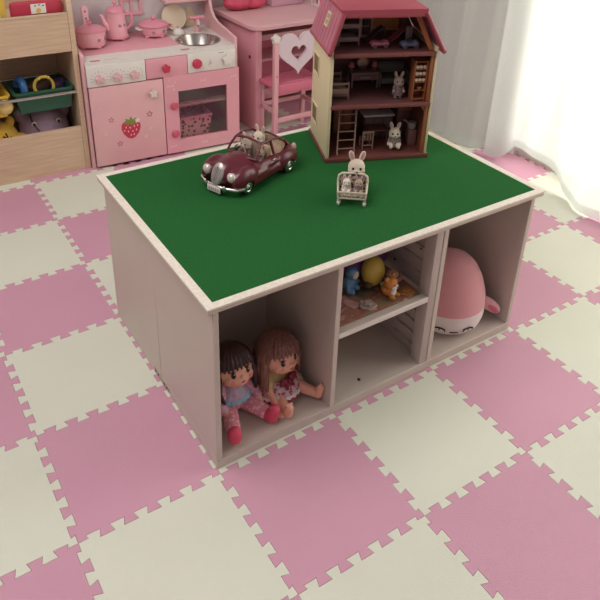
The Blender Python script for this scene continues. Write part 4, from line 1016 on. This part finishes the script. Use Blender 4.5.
# ================================================================== BABY DOLLS
M_skin = mat('doll_skin', '#e0a48c', .55)
M_mouth = mat('doll_mouth', '#b84a56', .5)
M_eyehl = mat('doll_eye_highlight', '#d8ccc8', .3)
FZ = .0242
def doll(label, loc, rz, hair, hair2, style, tilt=-22, yaw=0):
    p = thing('baby_doll', label, 'doll', loc, rz)
    HZ, HY, HR = .122, -.014, .046                       # head centre and radius
    TX = MX.Translation(V((0, HY+.01, .085))) @ MX.Rotation(R(yaw), 4, 'Z') @ MX.Rotation(R(tilt), 4, 'X') @ MX.Translation(V((0, -HY-.01, -.085)))
    def turn(q): bmesh.ops.transform(q.bm, matrix=TX, verts=q.bm.verts); return q
    b = B()
    b.ell((0, HY, HZ), (HR, HR*.93, HR*.97)); b.ell((0, HY-.018, HZ-.022), (.030, .026, .021))
    for s in (-1, 1): b.ell((s*.020, HY-.024, HZ-.020), (.016, .014, .014)); b.ell((s*.0455, HY+.004, HZ-.012), (.006, .009, .011))
    b.ell((0, HY-.0425, HZ-.016), (.0042, .0045, .0036))
    turn(b)
    b.cap((0, -.004, .084), (0, -.002, .065), .015, .017)
    b.ell((0, 0, .050), (.030, .024, .036)); b.ell((0, .002, .026), (.033, .028, .024))
    arms = {'A': (((-.030, 0, .070), (-.046, -.022, .045), (-.036, -.052, .030)), ((.030, 0, .070), (.048, -.022, .046), (.044, -.050, .028))),
            'B': (((-.030, 0, .070), (-.044, -.020, .044), (-.046, -.048, .020)), ((.030, 0, .070), (.044, -.014, .045), (.040, -.038, .030)))}[style]
    legs = {'A': (((-.017, -.004, .022), (-.032, -.045, .024), (-.050, -.088, .021)), ((.017, -.004, .022), (.030, -.045, .024), (.044, -.084, .021))),
            'B': (((-.017, -.004, .022), (-.030, -.042, .024), (-.042, -.074, .020)), ((.017, -.004, .022), (.032, -.046, .025), (.044, -.086, .022)))}[style]
    for a in arms:
        b.cap(a[0], a[1], .0115, .0098, 12); b.cap(a[1], a[2], .0098, .0078, 12)
        dv = (V(a[2])-V(a[1])).normalized(); pm = V(a[2])+dv*.008
        b.ell(pm, (.0085, .0085, .0058))
        sd = dv.cross(V((0, 0, 1))).normalized(); dn = V((0, 0, -1))
        for k, ln in enumerate((.0105, .0135, .0140, .0115)):
            o = pm+sd*(-.0063+k*.0042)+dv*.004
            m_ = o+dv*ln*.6+sd*(-.0015+k*.001); e_ = m_+dv*ln*.38+dn*ln*.35
            b.tube([o, m_, e_], [.0026, .0024, .0020], 8); b.ell(e_, .0021, seg=8, rings=6)
        inn = sd if a[0][0] < 0 else -sd
        o = pm-dv*.002+inn*.006; e_ = o+inn*.006+dv*.007; b.tube([o, e_], [.0030, .0024], 8); b.ell(e_, .0025, seg=8, rings=6)
    for l in legs:
        b.cap(l[0], l[1], .0175, .0150, 14); b.cap(l[1], l[2], .0150, .0115, 14)
        dv = (V(l[2])-V(l[1])).normalized()
        ft = V(l[2])+dv*.006
        b.cap(ft, ft+V((dv.x*.006, dv.y*.006, .020)), .0115, .0095, 12)
        for k in range(5): b.ell(ft+V((dv.x*.004+(-.007+k*.0035)*(-dv.y), dv.y*.004+(-.007+k*.0035)*dv.x, .030)), .0028, seg=8, rings=6)
    link('doll_body', fused(b, .0017, 3), M_skin, p)
    # face
    C0 = (0, HY, HZ)
    for s in (-1, 1):
        q = on_ell(C0, (HR, HR*.93, HR*.97), s*24, -9, 1.0)
        b = B(); b.ell((q[0], q[1]-.0004, q[2]), (.0052, .0022, .0072), (0, 0, s*22)); b.mi = 1; b.ell((q[0]+.0012, q[1]-.0024, q[2]+.0025), (.0012, .0008, .0016), seg=10, rings=6)  # small pale bead on the dark eye is a painted highlight
        b.mi = 0; b.tube([on_ell(C0, (HR, HR*.93, HR*.97), s*(15+t*4.5), -1+3*math.sin(t*.7), 1.012) for t in range(5)], .0009, 6)
        turn(b).build('eye', [mat('doll_eye', '#22100f', .2), M_eyehl], p)
        b = B(); b.tube([on_ell(C0, (HR, HR*.93, HR*.97), s*(16+t*4), 9+2*math.sin(t*.7), 1.006) for t in range(5)], .0007, 6); turn(b).build('eyebrow', mat('brow_'+hair[1:], hair, .8), p)
        b = B(); q = on_ell((0, HY-.006, HZ-.006), (.044, .040, .042), s*38, -24, 1.0); b.ell(q, (.008, .003, .006), (0, 0, s*38)); turn(b).build('blush', mat('doll_blush', '#d88a80', .7), p)
    b = B(); b.ell((0, HY-.0425, HZ-.0265), (.0050, .0022, .0022)); turn(b).build('mouth', M_mouth, p)
    # hair: crown with a fringe and hanging sides, strands grooved
    M_h = mat('hair_'+hair[1:], hair, .45, col2=hair2, vscale=40, stretch=(6, 6, .6), bump=.4, bscale=60)
    def crown(u_, v_):
        az = 2*PI*u_; el = PI/2*(1-v_)
        front = .5+.5*math.cos(az)                          # 1 at the face
        low = -.05+(.52 if style == 'A' else .60)*front**2 if False else None
        end = R(8) if front > .70 else R(-38)
        k_ = max(0, min(1, (front-.60)/.2)); end = R(-40)*(1-k_)+R(10 if style == 'A' else 14)*k_
        el = PI/2+(end-PI/2)*v_
        rr = 1.085+.018*math.sin(az*23)*v_+.02*(1-abs(2*v_-1))
        if v_ > .96: rr -= .05
        return (HR*rr*math.cos(el)*math.sin(az), HY+.004-HR*.98*rr*math.cos(el)*math.cos(az), HZ+HR*1.02*rr*math.sin(el))
    b = B(); b.surf(crown, 72, 18, closed_u=True)
    bmesh.ops.remove_doubles(b.bm, verts=b.bm.verts, dist=.0001)
    # give the cap real thickness
    g = bmesh.ops.solidify(b.bm, geom=b.bm.faces[:], thickness=.003)
    n = 15
    for k in range(n):                                      # locks hanging at sides and back
        az = R(70+220*k/(n-1)) if style == 'A' else R(76+208*k/(n-1))
        x, y = math.sin(az), -math.cos(az)
        ln = (.052 if style == 'A' else .060)+.006*((k*37) % 5)/5
        r0 = HR*1.02
        wv = .004*math.sin(k*2.1)
        pts = [(x*r0*.93, HY+.004+y*r0*.9, HZ+.012), (x*r0*1.07, HY+.004+y*r0*1.02, HZ-.018), (x*r0*1.06+wv, HY+.006+y*r0*1.0, HZ-.018-ln*.5), (x*r0*(.96 if style == 'A' else 1.1)-wv, HY+.008+y*r0*.95, HZ-.018-ln)]
        pts = [(q[0], min(q[1], .045), max(q[2], .012)) for q in pts]
        b.tube(pts, [.010, .011, .009, .003], 8)
    nf = 9
    for k in range(nf):                                     # fringe locks
        az = R(-46+92*k/(nf-1)); tip = R(4 if style == 'A' else 8)
        pts = []
        for t in range(5):
            el = R(62)+(tip-R(62))*t/4; rr = 1.11 if t < 4 else 1.085
            a2 = az*(.75+.25*t/4)
            pts.append((HR*rr*math.cos(el)*math.sin(a2), HY-HR*.97*rr*math.cos(el)*math.cos(a2), HZ+HR*1.0*rr*math.sin(el)))
        b.tube(pts, [.004, .0062, .0066, .0056, .0016], 8)
    turn(b).build('hair', M_h, p)
    return p, arms, legs
# --- doll A: dark brown hair, pink pyjamas, pale blue bib
p, arms, legs = doll('baby doll with dark bob hair, pink pyjamas and pale blue bib in left compartment', (.098, .132, FZ), 4, '#472a27', '#2f1b1a', 'A', -22, 0)
MP = mat_spots('pyjama_pink', '#d98a98', '#e8b3b8', 110, .38); M_shoe = mat('bootie_red', '#cf4560', .6)
b = B(); b.ell((0, 0, .050), (.0335, .0285, .036)); b.ell((0, .001, .026), (.037, .032, .025))
for l in legs: b.cap(l[0], l[1], .0205, .0185, 14); b.cap(l[1], V(l[1]).lerp(V(l[2]), .72), .0185, .0165, 14)
o = link('pyjama_trousers', fused(b, .0024, 3), MP, p)
b = B(); b.ell((0, 0, .054), (.0345, .0290, .030))
for a in arms: b.cap(a[0], a[1], .0145, .0135, 12); b.cap(a[1], V(a[1]).lerp(V(a[2]), .35), .0135, .0128, 12)
link('pyjama_top', fused(b, .0022, 3), mat_spots('pyjama_top_print', '#cfa3b4', '#d98a98', 120, .4), p)
for l in legs:
    dv = (V(l[2])-V(l[1])).normalized(); ft = V(l[2])+dv*.008
    b = B(); b.cap(ft, ft+V((dv.x*.006, dv.y*.006, .022)), .0150, .0135, 14); b.cap(V(l[1]).lerp(V(l[2]), .72), ft, .0150, .0145, 14); link('bootie', fused(b, .002, 3), M_shoe, p)
def ruff(r0, r1, z0, z1, wav, th, az0, az1, yo=0, sy=.85, nw=16):
    def fn(u_, v_):
        a = az0+(az1-az0)*u_; rr = r0+(r1-r0)*v_
        return (rr*math.sin(a), yo-rr*sy*math.cos(a), z0+(z1-z0)*v_+wav*v_*math.sin(a*nw))
    b = B(); b.surf(fn, 90, 6); bmesh.ops.solidify(b.bm, geom=b.bm.faces[:], thickness=th); return b
b = ruff(.020, .040, .078, .052, .0016, .0016, R(-115), R(115), -.003); b.build('bib', mat_spots('bib_print', '#b3a9bd', '#c98fa8', 90, .36), p)
b = ruff(.0395, .0455, .0535, .045, .0026, .0016, R(-115), R(115), -.003, .86, 22); b.build('bib_frill', mat('bib_frill_blue', '#8fb0c4', .7), p)
# --- doll B: light brown hair, white and red dress, dark red bow
p, arms, legs = doll('baby doll with light brown hair, lace dress and dark red bow in left compartment', (.207, .122, FZ), 16, '#8d6153', '#6a433b', 'B', -13, -6)
b = B(); b.ell((0, 0, .054), (.0335, .0285, .033))
for a in arms: b.cap(a[0], V(a[0]).lerp(V(a[1]), .55), .0150, .0155, 12)
link('bodice', fused(b, .0022, 3), mat('bodice_cream', '#c9b07c', .7, var=.08, vscale=60), p)
b = ruff(.030, .062, .052, .022, .003, .002, -PI, PI, -.006, .92, 14); b.build('skirt', mat('skirt_red', '#b02545', .7), p)
b = ruff(.029, .058, .0555, .032, .003, .0018, -PI, PI, -.006, .92, 14); b.build('lace_overskirt', mat_spots('lace_print', '#cdb4b4', '#b5485e', 130, .40), p)
b = ruff(.0575, .0625, .0335, .0285, .003, .0018, -PI, PI, -.006, .92, 28); b.build('lace_hem', mat('lace_white', '#d9cfca', .7), p)
b = B()
for s in (-1, 1):
    b.ell((s*.014, -.039, .063), (.014, .006, .0115), (0, s*-18, 0)); b.tube([(s*.002, -.040, .060), (s*.008, -.043, .049), (s*.011, -.044, .040)], [.003, .0055, .006], 8)
b.ell((0, -.042, .062), (.005, .005, .006)); b.build('bow', mat('bow_dark_red', '#7a1830', .5), p)

# ================================================================== ROUND PINK PLUSH
PC, PR_ = (.700, .134, 0), (.104, .104, .118)
pp = thing('round_plush', 'big egg shaped pink plush with white face and sleepy eyes in right compartment', 'plush toy', (.746, .118, FZ), -31)
PPF = [(0, .001), (.055, .001), (.080, .007), (.093, .022), (.0985, .045), (.0985, .075), (.094, .108), (.083, .145), (.066, .178), (.045, .200), (.022, .211), (0, .214)]
def plush_r(z):
    for (r0, z0), (r1, z1) in zip(PPF, PPF[1:]):
        if z0 <= z <= z1 and z1 > z0: return r0+(r1-r0)*(z-z0)/(z1-z0)
    return 0
b = B(); b.lathe(PPF, seg=72); me = fused(b, .004, 8)
link('plush_body', me, [mat('plush_pink', '#d5959a', .95, sheen=.4, var=.05, vscale=8, bump=.3, bscale=260), mat('plush_face_white', '#dcd2cd', .95, sheen=.4, bump=.3, bscale=260)], pp, sharp=0)
for f in me.polygons:
    c = f.center
    if c.y < .05 and c.z < .074-.10*max(0, c.y+.05): f.material_index = 1
def pf(az, z, k=.002):
    rr = plush_r(z)+k; return (rr*math.sin(R(az)), -rr*math.cos(R(az)), z)
for s in (-1, 1):
    b = B()
    b.tube([pf(s*23+t*2.2, .040+.0045*math.cos((t)/4*PI/2)-.004) for t in range(-4, 5)], .0017, 8)
    for t in (-3, 0, 3): b.tube([pf(s*23+t*2.2, .039+.0045*math.cos(t/4*PI/2)-.003), pf(s*23+t*3.0, .029+.003*math.cos(t/4*PI/2), .0025)], .0014, 6)
    b.build('closed_eye', mat('plush_thread', '#1d1214', .8), pp)
b = B(); b.tube([pf(t*1.6, .027+.0014*abs(math.sin(t*.8))) for t in range(-4, 5)], .0016, 8); b.build('mouth', mat('mouth_thread', '#6a3036', .8), pp)
for s in (-1, 1):
    b = B(); b.ell((s*.112, -.012, .056), (.036, .011, .018), (0, s*34, s*-14)); fn_ = b.build('fin', mat('plush_fin_rim', '#d9a3a5', .95, sheen=.4), pp)
    b = B(); b.ell((s*.118, -.0205, .052), (.022, .005, .009), (0, s*34, s*-14)); b.build('fin_patch', mat('plush_fin_patch', '#cf6f80', .95), fn_)

# ================================================================== TOYS ON THE MIDDLE SHELF
SZh = .2312
def leaflet():
    m = mat('map_print', '#8f6f66', .6); nt = m.node_tree; bb = nt.nodes['Principled BSDF']
    tc = nt.nodes.new('ShaderNodeTexCoord'); n = nt.nodes.new('ShaderNodeTexNoise'); n.inputs['Scale'].default_value = 22; n.inputs['Detail'].default_value = 5
    rp = nt.nodes.new('ShaderNodeValToRGB'); cr = rp.color_ramp; cr.elements[0].position = .30; cr.elements[1].position = .72
    cr.elements[0].color = lin('#5d4a3c'); cr.elements[1].color = lin('#b39a86')
    for pos, c in ((.40, '#7d7a55'), (.48, '#a06a60'), (.55, '#8f5f48'), (.62, '#c9a09a')): e = cr.elements.new(pos); e.color = lin(c)
    nt.links.new(tc.outputs['Object'], n.inputs['Vector']); nt.links.new(n.outputs['Fac'], rp.inputs['Fac']); nt.links.new(rp.outputs['Color'], bb.inputs['Base Color'])
    return m
b = B(); b.mm((.304, .034, SZh), (.555, .285, SZh+.0035), .001)
o = b.build('printed_play_board', leaflet(), None, flat=True); tag(o, 'colourful printed board lying flat on the middle compartment shelf', 'play board')
ZB = SZh+.0037
p = thing('egg_toy', 'yellow egg shaped toy on the middle shelf in front of the purple toy', 'toy', (.472, .118, ZB), 25)
b = B(); b.ell((0, 0, .042), (.030, .028, .040), seg=28, rings=18); b.build('egg_body', mat('egg_yellow', '#c9ad4c', .5, var=.1, vscale=30), p)
b = B(); b.ell((-.012, -.020, .006), (.012, .014, .006)); b.ell((.012, -.020, .006), (.012, .014, .006)); b.ell((-.028, -.004, .018), (.010, .010, .008)); b.build('egg_feet', mat('egg_brown', '#5a4034', .6), p)
b = B(); b.ell((0, -.027, .015), (.008, .004, .006)); b.build('egg_beak', mat('egg_beak_white', '#cfc0b0', .5), p)
b = B(); b.box((0, 0, .04), (.16, .05, .08), bev=.024, seg=4); b.ell((-.06, 0, .07), (.04, .025, .03)); b.ell((.042, .0, .075), (.035, .025, .03)); b.ell((-.05, -.01, .03), (.03, .03, .03))
o = link('toy_bag', fused(b, .004), mat('toy_purple', '#7d5094', .6, var=.25, vscale=22, bump=.3, bscale=40), None, (.491, .182, ZB+.0012), (0, 0, 8)); tag(o, 'large purple soft toy bag at the back of the middle shelf', 'toy bag')
p = thing('toy_figure', 'small blue toy figure at left back of the middle shelf', 'toy', (.412, .128, ZB), 25)
b = B(); b.ell((0, 0, .022), (.018, .016, .022)); b.ell((0, -.003, .052), (.015, .015, .015)); b.ell((-.012, -.008, .008), (.010, .014, .008)); b.ell((.012, -.008, .008), (.010, .014, .008)); b.cap((-.014, 0, .03), (-.024, -.01, .018), .006, .005); b.cap((.014, 0, .03), (.024, -.01, .018), .006, .005)
link('figure_body', fused(b, .0018), mat('toy_sky_blue', '#5a86a8', .5), p)
b = B(); b.ell((0, -.014, .050), (.011, .006, .010)); b.build('face', mat('figure_face', '#cbb8a0', .5), p)
p = thing('toy_figure', 'small orange and white toy animal at front of the middle shelf', 'toy', (.482, .070, ZB), 15)
b = B(); b.ell((0, 0, .016), (.017, .018, .016)); b.ell((0, -.006, .036), (.018, .016, .016)); b.ell((-.013, -.002, .050), (.006, .004, .007)); b.ell((.013, -.002, .050), (.006, .004, .007)); b.ell((-.009, -.018, .006), (.007, .010, .006)); b.ell((.009, -.018, .006), (.007, .010, .006))
link('figure_body', fused(b, .0016), mat('toy_orange', '#c8823c', .5), p)
b = B(); b.ell((0, -.017, .031), (.011, .007, .009)); b.ell((0, -.014, .014), (.010, .007, .011)); b.build('white_patch', M_white, p)
b = B(); b.ell((-.006, -.021, .038), .0018); b.ell((.006, -.021, .038), .0018); b.ell((0, -.024, .033), .0016); b.build('eye', M_dark, p)
p = thing('toy_hat', 'peach toy bowl with wide rim behind the orange toy animal', 'toy', (.523, .105, ZB), 0)
b = B(); b.lathe([(0, 0), (.014, 0), (.018, .012), (.026, .016), (.026, .0185), (.0175, .0185), (.015, .027), (.008, .032), (0, .033)]); b.build('bowl_body', mat('toy_peach_pale', '#c9a07c', .5), p)
b = B(); b.tube([(.0178*math.cos(a), .0178*math.sin(a), .0205) for a in [2*PI*k/28 for k in range(28)]], .0028, 8, closed=True); b.build('ribbon', mat('ribbon_mauve', '#8c6a94', .5), p)
for x, y, c, lab in ((.350, .090, '#9a5e60', 'dull rose flat toy piece at left of the printed board'), (.415, .060, '#a8988c', 'beige flat toy piece at front edge of the printed board'), (.525, .055, '#b07a44', 'orange tan flat toy piece at right of the printed board')):
    b = B(); b.prism(flower(.022, dip=.12), 0, .004, 'z', .001); b.prism(flower(.011, dip=.2), .004, .008, 'z', .001)
    o = b.build('toy_piece', mat('piece_'+c[1:], c, .6), None, (x, y, ZB), (0, 0, 20)); tag(o, lab, 'toy')

# ================================================================== SHEER CURTAINS
M_sheer = sheer_mat('sheer_curtain', '#e8eee9', .15, .5)
def curtain(label, y0, y1, x, amp, nf, hem, top=2.2, seed=0, m=M_sheer):
    rnd = random.Random(seed); ph = [rnd.uniform(0, 6.28) for _ in range(6)]
    def fn(u_, v_):
        y = y0+(y1-y0)*u_
        z0 = hem(y); z = top+(z0-top)*v_
        fl = .35+.65*v_
        a = amp*fl*(math.sin(2*PI*nf*u_+ph[0])+.45*math.sin(2*PI*nf*2.3*u_+ph[1])+.3*math.sin(2*PI*nf*.43*u_+ph[2]+v_*.8))
        return (x(y, z)+a, y+.012*math.sin(2*PI*nf*u_+ph[3])*v_, z)
    b = B(); b.surf(fn, 220, 40)
    p = thing('sheer_curtain', label, 'curtain', (0, 0, 0))
    b.build('curtain_cloth', m, p, sharp=0)
    b = B()
    def hm(u_, v_):
        q = fn(u_, .985+.015*v_); return (q[0]-.003, q[1], q[2])
    b.surf(hm, 220, 2); b.build('hem_band', m, p, sharp=0)
    return p
def sm(a, b_, t): t = max(0, min(1, (t-a)/(b_-a))); return t*t*(3-2*t)
curtain('plain sheer white curtain hanging by the wall just right of the dollhouse', .78, 1.66, lambda y, z: 1.755-.10*sm(1.55, 1.0, y)*sm(.84, .97, y)*(1-z/2.2), .009, 5.5, lambda y: .004+.012*sm(.92, .86, y), seed=3)
curtain('bright sheer curtain glowing in front of the window at far right', -1.25, .86, lambda y, z: 1.69-.07*sm(.62, .30, y)*(1-z/2.2), .013, 7, lambda y: .006+.085*sm(.82, .70, y)*sm(.40, .58, y), seed=5)
b = B(); b.tube([(1.75, -1.4, 2.21), (1.75, 1.7, 2.21)], .012, 12); tag(b.build('curtain_rail', M_white), 'white curtain rail above the window with both sheer curtains', 'curtain rail')

# ================================================================== LIGHT
SC.view_settings.view_transform = 'Standard'; SC.view_settings.look = 'None'; SC.view_settings.gamma = 1; SC.view_settings.exposure = 0.0
SC.view_settings.use_curve_mapping = False
wd = bpy.data.worlds.new('world'); SC.world = wd; wd.use_nodes = True
bg = wd.node_tree.nodes['Background']; bg.inputs['Color'].default_value = lin('#f4e6ea'); bg.inputs['Strength'].default_value = .36
def area(name, loc, tgt, sx, sy, e, col):
    l = bpy.data.lights.new(name, 'AREA'); l.shape = 'RECTANGLE'; l.size = sx; l.size_y = sy; l.energy = e; l.color = lin(col)[:3]
    o = bpy.data.objects.new(name, l); COL.objects.link(o); o.location = loc
    o.rotation_euler = (V(tgt)-V(loc)).to_track_quat('-Z', 'Y').to_euler(); return o
area('daylight', (2.5, -.40, 1.25), (1.0, -.40, .7), 2.1, 2.2, 160, '#effff7')
area('room_light', (-.9, .35, 2.4), (-.1, .5, 0), 1.5, 1.5, 36, '#fff8f6')
